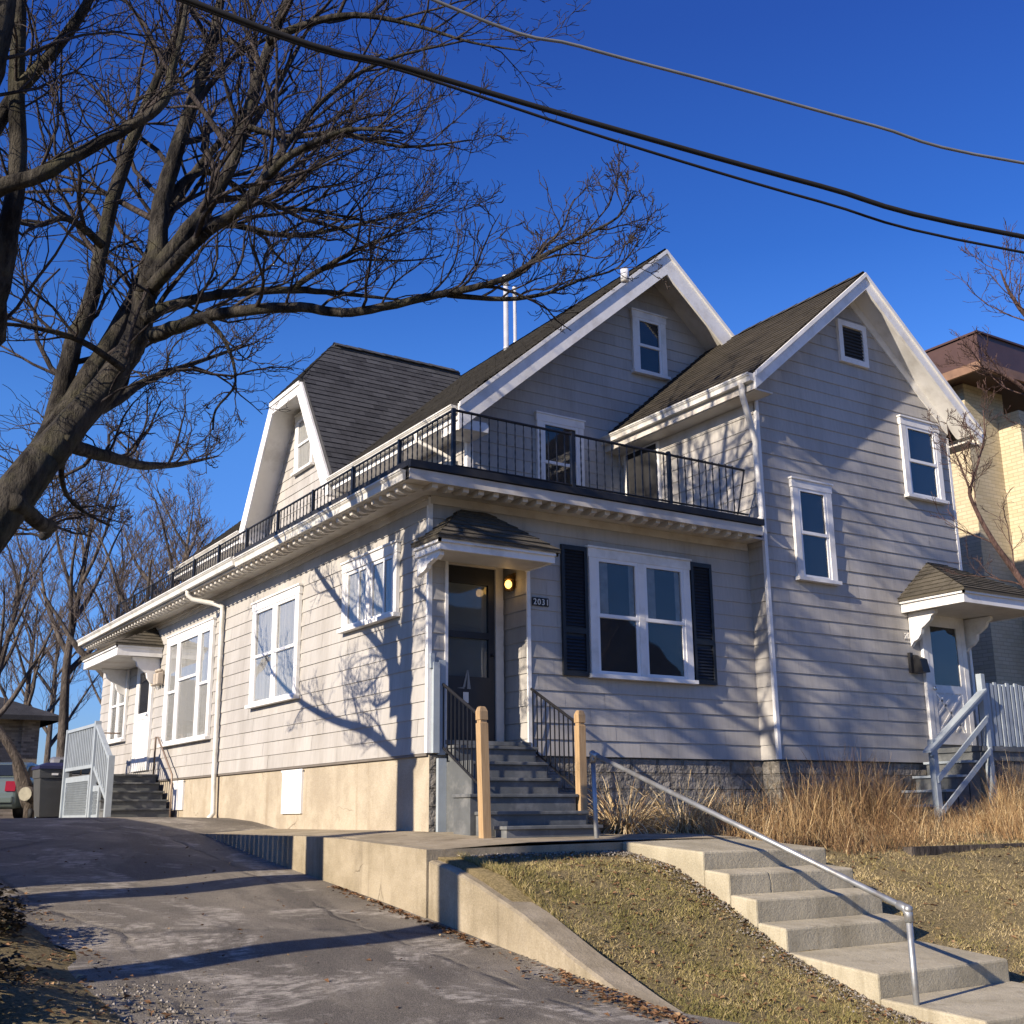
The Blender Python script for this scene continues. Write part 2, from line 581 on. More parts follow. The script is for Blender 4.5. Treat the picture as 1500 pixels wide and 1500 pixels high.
EMBLEM = plain('silver_emblem', (0.26, 0.27, 0.27), 0.1, 20, 0.4, 0)

# ------------------------------------------------------------------ terrain
def lerp_tab(t, x):
    if x <= t[0][0]:
        return t[0][1]
    for (a, b), (c, d) in zip(t, t[1:]):
        if x <= c:
            return b + (d - b) * (x - a) / (c - a)
    return t[-1][1]


def z_drive(y):
    return lerp_tab([(-14, -2.30), (-8.5, -2.26), (-7, -2.08), (5.4, -0.76), (6.6, -0.69), (8, -0.68), (200, -0.68)], y)


LAWN = [(-14, -2.30), (-6.4, -2.27), (-5.3, -2.10), (-4.35, -1.80), (-3.7, -1.47), (-3.0, -1.17), (-2.3, -1.05), (-1.4, -0.96), (0.5, -0.93), (8, -0.85), (30, -0.7)]
EDGE = -1.2          # face of the retaining wall


def z_ground(x, y):
    if x < -1.1:
        z = z_drive(y) - 0.03
        if x < -4.25:
            k = min(1, (-4.25 - x) / 0.7)
            z += k * (0.16 + 0.10 * math.sin(x * 2.3 + y * 1.7) * math.sin(y * 0.9)) * (1 if y > -6.5 else max(0, (y + 8) / 1.5))
        return z
    z = lerp_tab(LAWN, y)
    if x > 2.6 and y < -1:
        z += min(1, (x - 2.6) / 3) * 0.12 * max(0, min(1, (y + 6.4) / 2))
    return z


def axis(lo, hi, fine_lo, fine_hi, step, extra=()):
    a = set(round(fine_lo + step * i, 4) for i in range(int((fine_hi - fine_lo) / step) + 1))
    s, x = step, fine_hi
    while x < hi:
        s *= 1.35
        x += s
        a.add(round(x, 3))
    s, x = step, fine_lo
    while x > lo:
        s *= 1.35
        x -= s
        a.add(round(x, 3))
    return sorted(a | set(extra))


xs = [x for x in axis(-1500, 1500, -8, 12, 0.25, (-1.12, -1.08)) if not -1.3 < x < -0.9 or abs(x + 1.1) < 0.03]
ys = axis(-600, 3000, -9, 9, 0.2)
rg = random.Random(3)
g = MB()
g.v = [(x, y, z_ground(x, y) + (rg.uniform(-.012, .012) if -9 < y < 9 and x > -1 else 0)) for y in ys for x in xs]
nx = len(xs)
g.f = [(j * nx + i, j * nx + i + 1, (j + 1) * nx + i + 1, (j + 1) * nx + i) for j in range(len(ys) - 1) for i in range(nx - 1)]
g.t = [0.5] * len(g.f)
struct(g.build('ground', GROUND, smooth=True))

# driveway sheet
g = MB()
dy = [-40, -14] + [-13 + 0.25 * i for i in range(92)] + [14, 20, 26]
rows = []
for y in dy:
    l = -4.42 + 0.12 * math.sin(y * 1.9) + 0.07 * math.sin(y * 4.7 + 1) + (-0.3 * max(0, -5.5 - y) if y < -5.5 else 0)
    r = EDGE + 0.05 if y < 4.1 else 0.015
    if y < -5.4:
        r += min(1.2, (-5.4 - y) * 0.5)
    if y > 15.4:
        r = 9
    rows.append([(l + (r - l) * k / 12, y, z_drive(y) + 0.006 + 0.012 * math.sin(k * 0.8 + y)) for k in range(13)])
for a, b in zip(rows, rows[1:]):
    for k in range(12):
        g.face([a[k], a[k + 1], b[k + 1], b[k]])
struct(g.build('driveway', ASPHALT, smooth=True))

# concrete walkway along the house, slab in front, down to the steps
def z_walk(x, y):
    return -0.845 + 0.05 * min(x + 0.2, 0) + 0.04 * min(y, 0)


WALKSTEP = 2.62
g = MB()
def slab(g, x0, x1, y0, y1, th, nxx=6, nyy=6):
    X = [x0 + (x1 - x0) * i / nxx for i in range(nxx + 1)]
    Y = [y0 + (y1 - y0) * i / nyy for i in range(nyy + 1)]
    for i in range(nxx):
        for j in range(nyy):
            g.face([(X[i], Y[j], z_walk(X[i], Y[j])), (X[i + 1], Y[j], z_walk(X[i + 1], Y[j])), (X[i + 1], Y[j + 1], z_walk(X[i + 1], Y[j + 1])), (X[i], Y[j + 1], z_walk(X[i], Y[j + 1]))])
    for a, b in (((x0, y0), (x1, y0)), ((x1, y0), (x1, y1)), ((x1, y1), (x0, y1)), ((x0, y1), (x0, y0))):
        g.face([(a[0], a[1], z_walk(*a) - th), (b[0], b[1], z_walk(*b) - th), (b[0], b[1], z_walk(*b)), (a[0], a[1], z_walk(*a))])
slab(g, -1.0, 0.02, -0.25, 6.0, 0.5)
slab(g, -1.0, 1.6, -1.3, -0.255, 0.5, 8, 4)
slab(g, -1.0, 2.6, -2.2, -1.304, 0.5, 8, 4)
walk = struct(g.build('walkway', CONC))

# ------------------------------------------------------------------ retaining wall and curb
rw = thing('retaining_wall', 'low stained concrete retaining wall between the driveway and the walkway slab', 'wall', (-1.1, 0, -1.4))
g = MB()
Y = [-2.2, -1.4, -0.4, 0.6, 1.6, 2.6, 3.4, 4.0, 4.4]
pr = [(y, z_walk(-1.1, y) + 0.004) for y in Y]
for (a, za), (b, zb) in zip(pr, pr[1:]):
    g.face([(EDGE, b, zb), (EDGE, a, za), (EDGE, a, -2.2), (EDGE, b, -2.2)])
    g.face([(EDGE, a, za), (EDGE, b, zb), (-0.998, b, zb), (-0.998, a, za)])
g.face([(EDGE, -2.2, -2.2), (EDGE, -2.2, pr[0][1]), (-1.0, -2.2, pr[0][1]), (-1.0, -2.2, -2.2)])
g.build('wall_block', CONC, rw)
g = MB()
cp = [(-2.21, -1.08), (-2.6, -1.14), (-3.0, -1.24), (-3.7, -1.45), (-4.35, -1.70), (-5.0, -1.92), (-5.5, -2.06), (-5.9, -2.2), (-6.2, -2.3)]
cx = lambda y: EDGE + 0.02 + 0.05 * max(0, (-2.2 - y) / 4) ** 2
for (a, za), (b, zb) in zip(cp, cp[1:]):
    x0, x1 = cx(a), cx(b)
    g.face([(x0, a, za), (x1, b, zb), (x1 + .03, b, zb + .015), (x0 + .03, a, za + .015)])
    g.face([(x0 + .03, a, za + .015), (x1 + .03, b, zb + .015), (x1 + .27, b, zb + .015), (x0 + .27, a, za + .015)])
    g.face([(x0, a, -2.6), (x1, b, -2.6), (x1, b, zb), (x0, a, za)])
    g.face([(x0 + .27, a, za + .015), (x1 + .27, b, zb + .015), (x1 + .27, b, -2.6), (x0 + .27, a, -2.6)])
g.face([(cx(-2.21), -2.21, -2.4), (cx(-2.21), -2.21, -1.08), (cx(-2.21) + .27, -2.21, -1.065), (cx(-2.21) + .27, -2.21, -2.4)])
g.build('curb', CONC, rw)

# ------------------------------------------------------------------ concrete steps
st = thing('concrete_steps', 'broad pale concrete steps with a landing climbing the front lawn', 'steps', (1.8, -4, -2))
SX0, SX1 = 1.0, 2.6
def step(name, y0, y1, zt, zb, zf=None, x0=SX0, x1=SX1):
    g = MB()
    zf = zt - 0.025 if zf is None else zf
    g.prism([(x0, y0, zb), (x0, y0, zf), (x0, y1, zt), (x0, y1, zb)], (x1 - x0, 0, 0))
    return g.build(name, CONC2, st, bevel=0.018)
step('step', -3.39, -2.205, -0.945, -1.9, -1.02)
step('step', -3.715, -3.392, -1.175, -1.9)
step('step', -4.035, -3.717, -1.375, -2.2)
step('step', -4.365, -4.037, -1.585, -2.2)
step('landing', -5.29, -4.367, -1.795, -2.4, -1.87)
step('step', -6.2, -5.292, -2.04, -2.5, -2.08)
step('step', -6.7, -6.202, -2.2, -2.5)

# pipe handrail
ph = thing('pipe_handrail', 'slim galvanised pipe handrail running down the concrete steps', 'handrail', (1.0, -4, -1.5))
a = V((0.965, -2.42, -0.28))
PT = at(868, 1106, 10.35)
PB = at(1331, 1333, 7.0)
# put both pipe heads over the left edge of the steps
def on_x(px, py, x):
    d = at(px, py, 1.0) - CAM
    return CAM + d * ((x - CAM.x) / d.x)
PT = on_x(868, 1104, 0.93)
PB = on_x(1330, 1332, 1.05)
g = MB(); g.tube([PT, PB], 0.024, 10); g.build('rail', GALV, ph, True)
for p, b in ((PT, V((PT.x + .05, PT.y + .02, -1.4))), (PB, V((PB.x, PB.y, -2.4)))):
    g = MB(); g.tube([p, b], 0.024, 10); g.build('post', GALV, ph, True)
    g = MB(); d = (PB - PT).normalized() if p == PT else (PT - PB).normalized()
    g.tube([p + V((0, 0, -.09)), p + V((0, 0, -.03)), p + d * .03, p + d * .09], 0.034, 10)
    g.ball(p, .036, .036, .036)
    g.build('elbow', GALV, ph, True)

# ------------------------------------------------------------------ the house
H = thing('house', 'large grey shingle-sided house with two front gables and a railed roof deck', 'house', (5, 7, -0.9))
rs = random.Random(11)


def clip(poly, k, val, keep_above):
    out = []
    n = len(poly)
    for i in range(n):
        p, q = poly[i], poly[(i + 1) % n]
        ip = (p[k] >= val) if keep_above else (p[k] <= val)
        iq = (q[k] >= val) if keep_above else (q[k] <= val)
        if ip:
            out.append(p)
        if ip != iq:
            t = (val - p[k]) / (q[k] - p[k])
            out.append((p[0] + (q[0] - p[0]) * t, p[1] + (q[1] - p[1]) * t))
    return out


def siding(name, ax, c, polys, sgn=-1, z0=0.0, h=0.195, L=0.61, parent=H, mat=None):
    """lapped shingle courses on the wall plane ax = c; u is the other horizontal axis"""
    g = MB()
    def P(u, z, d):
        return (c + sgn * d, u, z) if ax == 0 else (u, c + sgn * d, z)
    for poly in polys:
        zmin, zmax = min(p[1] for p in poly), max(p[1] for p in poly)
        umin, umax = min(p[0] for p in poly), max(p[0] for p in poly)
        r0 = math.floor((zmin - z0) / h)
        r = r0
        while z0 + r * h < zmax:
            a, b = z0 + r * h, z0 + (r + 1) * h
            rowp = clip(clip(poly, 1, a, True), 1, b, False)
            off = (r * 0.37 % 1) * L
            k = math.floor((umin - off) / L)
            while rowp and off + k * L < umax:
                ua, ub = off + k * L, off + (k + 1) * L
                q = clip(clip(rowp, 0, ua + .0015, True), 0, ub - .0015, False)
                if len(q) >= 3:
                    j = rs.uniform(-.0016, .0016)
                    tn = min(1, max(0, rs.gauss(0.5, 0.17)))
                    dz = lambda z: 0.004 + j + 0.013 * (b - z) / h
                    pts = [P(u, z, dz(z)) for u, z in q]
                    g.face(pts, tn)
                    lo = [(u, z) for u, z in q if abs(z - max(a, zmin)) < 1e-6]
                    if len(lo) >= 2:
                        u0, u1 = min(x[0] for x in lo), max(x[0] for x in lo)
                        zz = lo[0][1]
                        g.face([P(u0, zz, dz(zz)), P(u1, zz, dz(zz)), P(u1, zz, -.004), P(u0, zz, -.004)], tn)
                k += 1
            r += 1
        g.face([P(u, z, 0.0) for u, z in poly], 0.4)
    return g.build(name, mat or SIDING, parent)


YB = 15.2
siding('wall', 0, 0.0, [[(0, 0), (YB, 0), (YB, 2.97), (0, 2.97)]])
siding('wall', 1, 0.0, [[(0, 0), (0.21, 0), (0.21, 2.97), (0, 2.97)], [(1.38, 0), (5.14, 0), (5.14, 2.97), (1.38, 2.97)], [(0.21, 2.36), (1.38, 2.36), (1.38, 2.97), (0.21, 2.97)]])
siding('wall', 0, 1.38, [[(0.0, 0.15), (0.55, 0.15), (0.55, 2.36), (0.0, 2.36)]])
siding('wall', 0, 5.14, [[(-0.33, 0), (0.0, 0), (0.0, 2.97), (-0.33, 2.97)], [(-0.33, 2.97), (2.8, 2.97), (2.8, 5.3), (-0.33, 5.3)]])
siding('gable_wall', 1, -0.33, [[(5.14, 0), (9.43, 0), (9.43, 5.44), (7.29, 7.27), (5.14, 5.44)]])
siding('gable_wall', 1, 2.8, [[(2.17, 3.25), (9.4, 3.25), (9.4, 5.46), (5.78, 8.59), (2.17, 5.46)]])
siding('wall', 0, 2.17, [[(2.8, 3.25), (16, 3.25), (16, 5.3), (2.8, 5.3)], [(6.86, 5.3), (11.20, 5.3), (9.84, 7.40), (8.22, 7.40)]])
siding('wall', 0, 9.43, [[(-0.33, 0), (4, 0), (4, 5.25), (-0.33, 5.25)]], 1)
g = MB()
g.box(0.21, 1.38, 0.555, 0.6, 0, 2.4)
g.box(0.17, 0.205, 0.02, 0.6, 0, 2.4)
g.box(0.21, 1.378, 0.02, 0.55, 2.362, 2.4)
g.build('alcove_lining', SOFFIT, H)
g = MB()
g.box(0.3, 9, YB - .05, YB, -0.9, 3)
g.box(2.3, 9.3, 15.9, 15.98, 3, 5.2)
g.build('wall', SIDING, H)

# foundation
g = MB(); g.box(0.02, 0.3, 0.0, YB, -1.4, -0.003); g.build('foundation', STUCCO, H)
g = MB(); g.box(0.305, 5.16, 0.02, 0.3, -1.4, -0.003); g.box(0.021, 0.304, -0.004, -0.001, -1.4, -0.003)
g.box(5.17, 9.4, -0.30, 0.018, -1.4, -0.003); g.build('foundation', BLOCK, H)
g = MB()
g.box(-0.012, 0.0, 0.012, YB, -0.03, -0.004)
g.build('sill_board', plain('sill_board_dark', (0.16, 0.14, 0.12), 0.1, 4, 0.7, 0), H)
for y0, y1, z0 in ((3.58, 4.29, -0.64), (8.87, 9.43, -0.55)):
    g = MB(); g.box(-0.01, 0.021, y0, y1, z0, -0.06); g.box(-0.018, -0.008, y0 - .03, y1 + .03, -0.07, -0.045)
    g.build('basement_panel', VINYL, H)

# corner boards
g = MB(); g.box(-0.022, 0.0, -0.022, 0.035, 0.0, 2.98); g.box(0.0, 0.03, -0.022, 0.0, 0.0, 2.98); g.build('corner_board', WHITE, H)
g = MB(); g.box(5.118, 5.14, -0.352, -0.30, 0.0, 5.25); g.box(5.14, 5.175, -0.352, -0.33, 0.0, 5.25); g.build('corner_board', WHITE, H)
g = MB(); g.box(9.395, 9.452, -0.352, -0.30, 0.0, 5.22); g.build('corner_board', WHITE, H)
g = MB(); g.box(2.145, 2.17, 2.775, 2.86, 3.25, 5.2); g.box(2.17, 2.25, 2.775, 2.8, 3.25, 5.2); g.build('corner_board', WHITE, H)
g = MB(); g.box(0.205, 0.245, -0.025, 0.0, 0.0, 2.36); g.box(1.35, 1.40, -0.025, 0.0, 0.0, 2.36); g.build('corner_board', WHITE, H)

# deck, soffit, eaves of the front block
DK = 3.22
EV = 0.55
g = MB()
g.box(-EV + .02, 4.87, -EV + .02, -.302, 3.03, DK)
g.box(-EV + .02, 5.14, -.30, 2.8, 3.03, DK)
g.box(-EV + .02, 2.17, 2.8, 15.0, 3.03, DK)
g.box(-EV - .03, 4.88, -EV - .06, -EV + .0, 3.12, DK - .015)
g.box(-EV - .02, -EV + .05, -EV - .0, 5.2, 3.15, DK + .005)
g.build('roof_deck', MEMBRANE, H)
g = MB()
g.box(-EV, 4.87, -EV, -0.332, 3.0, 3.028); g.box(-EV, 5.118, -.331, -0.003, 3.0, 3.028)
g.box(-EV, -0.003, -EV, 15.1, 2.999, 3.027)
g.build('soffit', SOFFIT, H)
g = MB()
g.box(-EV - .02, 4.875, -EV - .025, -EV - .001, 2.985, 3.11)
g.build('fascia', SOFFIT, H)
g = MB()
def gutter_x(g, x, y0, y1, zt, wdt=0.12, hh=0.11):
    prof = [(0, 0), (-wdt, 0), (-wdt, -.03), (-wdt + .02, -.05), (-wdt + .03, -hh), (0, -hh)]
    g.prism([(x + a, y0, zt + b) for a, b in prof], (0, y1 - y0, 0))
    g.box(x - wdt - .012, x - wdt + .004, y0, y1, zt - .016, zt + .006)
gutter_x(g, -EV, -EV + .12, 5.1, 3.125, 0.06, 0.12)
gutter_x(g, -EV, 5.1, 15.15, 3.15, 0.10, 0.12)
g.build('gutter', GUTTER, H)
g = MB(); g.box(-EV - .01, -EV + .06, 5.2, 15.05, 3.16, 3.2); g.build('drip_edge', GUTTER, H)
g = MB()
g.box(-0.028, -0.003, 0.0, YB, 2.88, 2.997)
g.box(-0.05, -0.028, 0.0, YB, 2.95, 2.998)
g.box(0.0, 5.1, -0.03, -0.02, 2.9, 2.998)
g.build('frieze_board', SOFFIT, H)
# small eave brackets (modillions): a repeating trim strip
g = MB()
y = -0.35
while y < 15:
    g.prism([(-EV + .04, y, 2.998), (-EV + .05, y, 2.945), (-EV + .12, y, 2.925), (-0.30, y, 2.955), (-0.24, y, 2.998)], (0, .075, 0))
    y += 0.205
g.build('bracket_trim', SOFFIT, H)
g = MB()
x = -0.25
while x < 4.75:
    g.prism([(x, -EV + .03, 2.998), (x, -EV + .04, 2.945), (x, -EV + .11, 2.925), (x, -0.30, 2.955), (x, -0.24, 2.998)], (.075, 0, 0))
    x += 0.205
g.build('bracket_trim', SOFFIT, H)

# ---- roofs
def shingles(g, P, row=0.145, tab=0.31):
    """lapped shingle courses laid over the convex roof plane P"""
    P = [V(p) for p in P]
    n = (P[1] - P[0]).cross(P[2] - P[0]).normalized()
    if n.z < 0:
        n = -n
    vv = (V((0, 0, 1)) - n * n.z).normalized()
    uu = vv.cross(n)
    o = P[0]
    q2 = [((p - o).dot(uu), (p - o).dot(vv)) for p in P]
    umin, umax = min(p[0] for p in q2), max(p[0] for p in q2)
    vmin, vmax = min(p[1] for p in q2), max(p[1] for p in q2)
    r = 0
    while vmin + r * row < vmax:
        a, b = vmin + r * row, vmin + (r + 1) * row
        rp = clip(clip(q2, 1, a, True), 1, b, False)
        k, off = 0, (r * .43 % 1) * tab - tab
        while rp and umin + off + k * tab < umax:
            ua = umin + off + k * tab
            q = clip(clip(rp, 0, ua, True), 0, ua + tab - .004, False)
            if len(q) >= 3:
                j = rs.uniform(-.002, .004)
                dz = lambda v: .004 + j + .014 * (b - v) / row
                tn = min(1, max(0, rs.gauss(.5, .24)))
                g.face([o + uu * x + vv * y + n * dz(y) for x, y in q], tn)
                lo = [(x, y) for x, y in q if abs(y - a) < 1e-5]
                if len(lo) >= 2:
                    x0, x1 = min(x for x, y in lo), max(x for x, y in lo)
                    g.face([o + uu * x0 + vv * a + n * dz(a), o + uu * x0 + vv * a, o + uu * x1 + vv * a, o + uu * x1 + vv * a + n * dz(a)], 0.0)
            k += 1
        r += 1


def rslab(name, poly, mat, th=0.10):
    P = [V(p) for p in poly]
    n = (P[1] - P[0]).cross(P[2] - P[0]).normalized()
    if n.z < 0:
        n = -n
    g = MB()
    g.prism(P, -n * th, 0.3)
    shingles(g, P)
    return g.build(name, mat, H)
def under(name, poly, mat, off=0.105, th=0.03):
    P = [V(p) for p in poly]
    n = (P[1] - P[0]).cross(P[2] - P[0]).normalized()
    if n.z < 0:
        n = -n
    g = MB()
    g.prism([p - n * off for p in P], -n * th)
    return g.build(name, mat, H)

MXE, MZE, MXR, MZR, MYF = 1.66, 5.19, 5.78, 8.75, 2.2
mz = lambda x: MZE + (MZR - MZE) * (x - MXE) / (MXR - MXE)
rslab('roof', [(MXE, MYF, MZE), (MXR, MYF, MZR), (MXR, 6.72, MZR), (MXE, 6.72, MZE)], ROOF_Y)
rslab('roof', [(2.25, 6.722, mz(2.25)), (MXR, 6.722, MZR), (MXR, 11.3, MZR), (2.25, 11.3, mz(2.25))], ROOF_Y)
rslab('roof', [(MXE, 11.302, MZE), (MXR, 11.302, MZR), (MXR, 16.3, MZR), (MXE, 16.3, MZE)], ROOF_Y)
rslab('roof', [(MXR + .001, MYF, MZR - .001), (9.9, MYF, MZE), (9.9, 16.3, MZE), (MXR + .001, 16.3, MZR - .001)], ROOF_Y)
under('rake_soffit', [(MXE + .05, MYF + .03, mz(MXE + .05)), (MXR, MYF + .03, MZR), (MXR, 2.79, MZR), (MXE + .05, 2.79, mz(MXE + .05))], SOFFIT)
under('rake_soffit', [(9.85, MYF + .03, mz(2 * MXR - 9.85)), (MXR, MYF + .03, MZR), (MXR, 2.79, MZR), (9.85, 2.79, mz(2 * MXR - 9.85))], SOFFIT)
def rake(name, p, q, depth, yf, th=0.04, drop=0.03):
    """bargeboard on a front gable from eave p (x, z) to ridge q (x, z)"""
    g = MB()
    g.prism([(p[0], yf, p[1] - drop), (q[0], yf, q[1] - drop), (q[0], yf, q[1] - drop - depth), (p[0], yf, p[1] - drop - depth * .92)], (0, -th, 0))
    g.prism([(p[0], yf - th, p[1] - .012), (q[0], yf - th, q[1] - .012), (q[0], yf - th, q[1] - .085), (p[0], yf - th, p[1] - .085)], (0, -.03, 0))
    return g.build(name, RAKE, H)
rake('bargeboard', (MXE, MZE), (MXR - .001, MZR), 0.44, MYF + .02)
rake('bargeboard', (9.9, MZE), (MXR + .001, MZR), 0.44, MYF + .02)
g = MB(); g.box(MXE + .05, 2.165, MYF + .04, 6.7, 4.93, 4.955); g.box(MXE + .02, MXE + .051, MYF + .04, 6.7, 4.94, 5.08); g.build('eave_soffit', WHITE, H)
g = MB()
g.box(MXE + .05, 2.165, 11.32, 16.2, 4.93, 4.955); g.box(MXE + .02, MXE + .05, 11.32, 16.2, 4.94, 5.08)
g.build('eave_soffit', WHITE, H)
g = MB(); g.box(MXE + .05, 2.2, MYF + .03, 2.79, 4.80, 4.929); g.build('eave_return', WHITE, H)
g = MB(); gutter_x(g, MXE + .02, MYF + .05, 6.75, 5.14, 0.11, 0.11); g.build('gutter', GUTTER, H)
g = MB(); gutter_x(g, MXE + .02, 11.3, 16.25, 5.14, 0.11, 0.11); g.build('gutter', GUTTER, H)

# wing
WXE, WZE, WXR, WZR, WYF = 4.77, 5.33, 7.29, 7.48, -0.71
wz = lambda x: WZE + (WZR - WZE) * (x - WXE) / (WXR - WXE)
rslab('roof', [(WXE, WYF, WZE), (WXR, WYF, WZR), (WXR, 2.795, WZR), (WXE, 2.795, WZE)], ROOF_W)
rslab('roof', [(WXR + .001, WYF, WZR - .001), (9.81, WYF, WZE), (9.81, 4.6, WZE), (WXR + .001, 4.6, WZR - .001)], ROOF_W)
under('rake_soffit', [(WXE + .03, WYF + .02, wz(WXE + .03)), (WXR, WYF + .02, WZR), (WXR, -0.335, WZR), (WXE + .03, -0.335, wz(WXE + .03))], WHITE)
under('rake_soffit', [(9.79, WYF + .02, wz(2 * WXR - 9.79)), (WXR, WYF + .02, WZR), (WXR, -0.335, WZR), (9.79, -0.335, wz(2 * WXR - 9.79))], WHITE)
rake('bargeboard', (WXE, WZE), (WXR - .001, WZR), 0.26, WYF + .02)
rake('bargeboard', (9.81, WZE), (WXR + .001, WZR), 0.26, WYF + .02)
for s_ in (-1, 1):      # frieze boards against the gable wall
    g = MB()
    xe = WXR + s_ * 2.15
    g.prism([(xe, -0.335, wz(WXR - 2.15) - .16), (WXR, -0.335, WZR - .16), (WXR, -0.335, WZR - .36), (xe, -0.335, wz(WXR - 2.15) - .36)], (0, -.028, 0))
    g.build('frieze_board', RAKE, H)
g = MB(); g.box(WXE + .04, 5.138, WYF + .03, 2.79, 5.06, 5.085); g.box(WXE + .01, WXE + .04, WYF + .03, 2.79, 5.07, 5.22)
g.box(5.118, 5.138, -0.32, 2.79, 4.90, 5.058)
g.build('eave_soffit', SOFFIT, H)
g = MB(); g.box(9.45, 9.78, WYF + .03, 4.5, 5.06, 5.085); g.box(9.78, 9.80, WYF + .03, 4.5, 5.07, 5.22); g.build('eave_soffit', SOFFIT, H)
g = MB(); gutter_x(g, WXE + .01, WYF + .02, 2.79, 5.29, 0.11, 0.11); g.build('gutter', GUTTER, H)
g = MB(); g.box(9.80, 9.91, WYF + .02, 4.5, 5.19, 5.29); g.build('gutter', VINYL, H)

# dormer with clipped gable
DX = 1.66
rslab('dormer_roof', [(DX, 6.70, 5.25), (DX, 8.24, 7.58), (2.62, 9.03, 8.775), (5.6, 9.03, 8.775), (5.6, 6.70, 5.25)], ROOF_X)
rslab('dormer_roof', [(DX, 11.36, 5.25), (DX, 9.82, 7.58), (2.62, 9.031, 8.773), (5.6, 9.031, 8.773), (5.6, 11.36, 5.25)], ROOF_X)
rslab('dormer_roof', [(DX - .06, 8.20, 7.53), (DX - .06, 9.86, 7.53), (2.64, 9.035, 8.79), (2.64, 9.025, 8.79)], ROOF_X, 0.06)
OUT = [(6.72, 5.12), (8.22, 7.47), (9.84, 7.47), (11.34, 5.12)]
for (a, b) in ((0, 1), (3, 2)):
    g = MB()
    (ya, za), (yb, zb) = OUT[a], OUT[b]
    s_ = 1 if a == 0 else -1
    inn = 0.26
    g.prism([(DX - .01, ya, za), (DX - .01, yb, zb), (DX - .01, yb + s_ * inn, zb - .05), (DX - .01, ya + s_ * inn * 1.05, za - .12)], (-.045, 0, 0))
    g.build('bargeboard', WHITE, H)
    g = MB()
    n = V((0, -s_ * .835, .55))
    P = [V((DX + .0, ya, za)), V((DX, yb, zb)), V((2.165, yb, zb)), V((2.165, ya, za))]
    g.prism([p - n * .065 for p in P], -n * .03)
    g.build('rake_soffit', WHITE, H)
g = MB()
g.box(DX - .06, DX - .02, 8.30, 9.76, 7.25, 7.47)
g.box(DX - .085, DX - .061, 8.26, 9.80, 7.42, 7.50)
g.box(DX - .02, 2.16, 8.25, 9.80, 7.37, 7.40)
g.build('bargeboard', WHITE, H)
g = MB(); g.box(2.10, 2.155, 7.15, 7.37, 5.47, 5.72); g.ball((2.10, 7.26, 5.6), .03, .1, .12); g.build('wall_vent', TERRA, H)
for y in (6.76, 11.15):
    g = MB(); g.box(1.62, 2.13, y, y + .14, 4.86, 5.12); g.build('eave_return', WHITE, H)

for (a, b) in (((MXR, MYF, MZR + .02), (MXR, 16.3, MZR + .02)), ((WXR, WYF, WZR + .02), (WXR, 2.0, WZR + .02)), ((2.62, 9.03, 8.80), (5.5, 9.03, 8.80))):
    g = MB()
    a, b = V(a), V(b)
    d = (b - a).normalized()
    sd = d.cross(V((0, 0, 1)))
    k = 0
    L = (b - a).length
    while k * .28 < L:
        p, q = a + d * k * .28, a + d * min(L, k * .28 + .30)
        up = V((0, 0, .012 + .002 * (k % 3)))
        for s_ in (1, -1):
            g.face([p + up, q + up * .4, q + sd * s_ * .13 + V((0, 0, -.10)), p + sd * s_ * .13 + V((0, 0, -.10)) + up], rs.random())
        k += 1
    g.build('ridge_cap', ROOF_Y if abs(d.y) > .5 else ROOF_X, H)

# flue pipes on the roof
for (x, y, zb, zt, r) in ((5.40, 6.75, 8.2, 9.86, .052), (5.78, 7.0, 8.5, 9.80, .036)):
    g = MB(); g.lathe((x, y, 0), [(zb, r), (zb + .25, r), (zb + .251, r * 1.12), (zb + .29, r * 1.12), (zb + .291, r), (zt, r)], 14)
    o = g.build('flue_pipe', STEEL, H, True)
    g = MB(); g.lathe((x, y, 0), [(zt + .01, r * 1.25), (zt + .10, r * 1.25), (zt + .11, r * .9), (zt + .15, r * .9), (zt + .16, r * 1.5), (zt + .20, r * 1.45), (zt + .23, .02)], 14); g.build('cap', STEEL, o, True)
g = MB(); g.lathe(at(915, 398, 16.4), [(-.15, .06), (.03, .06)], 12); g.build('vent_pipe', VINYL, H, True)


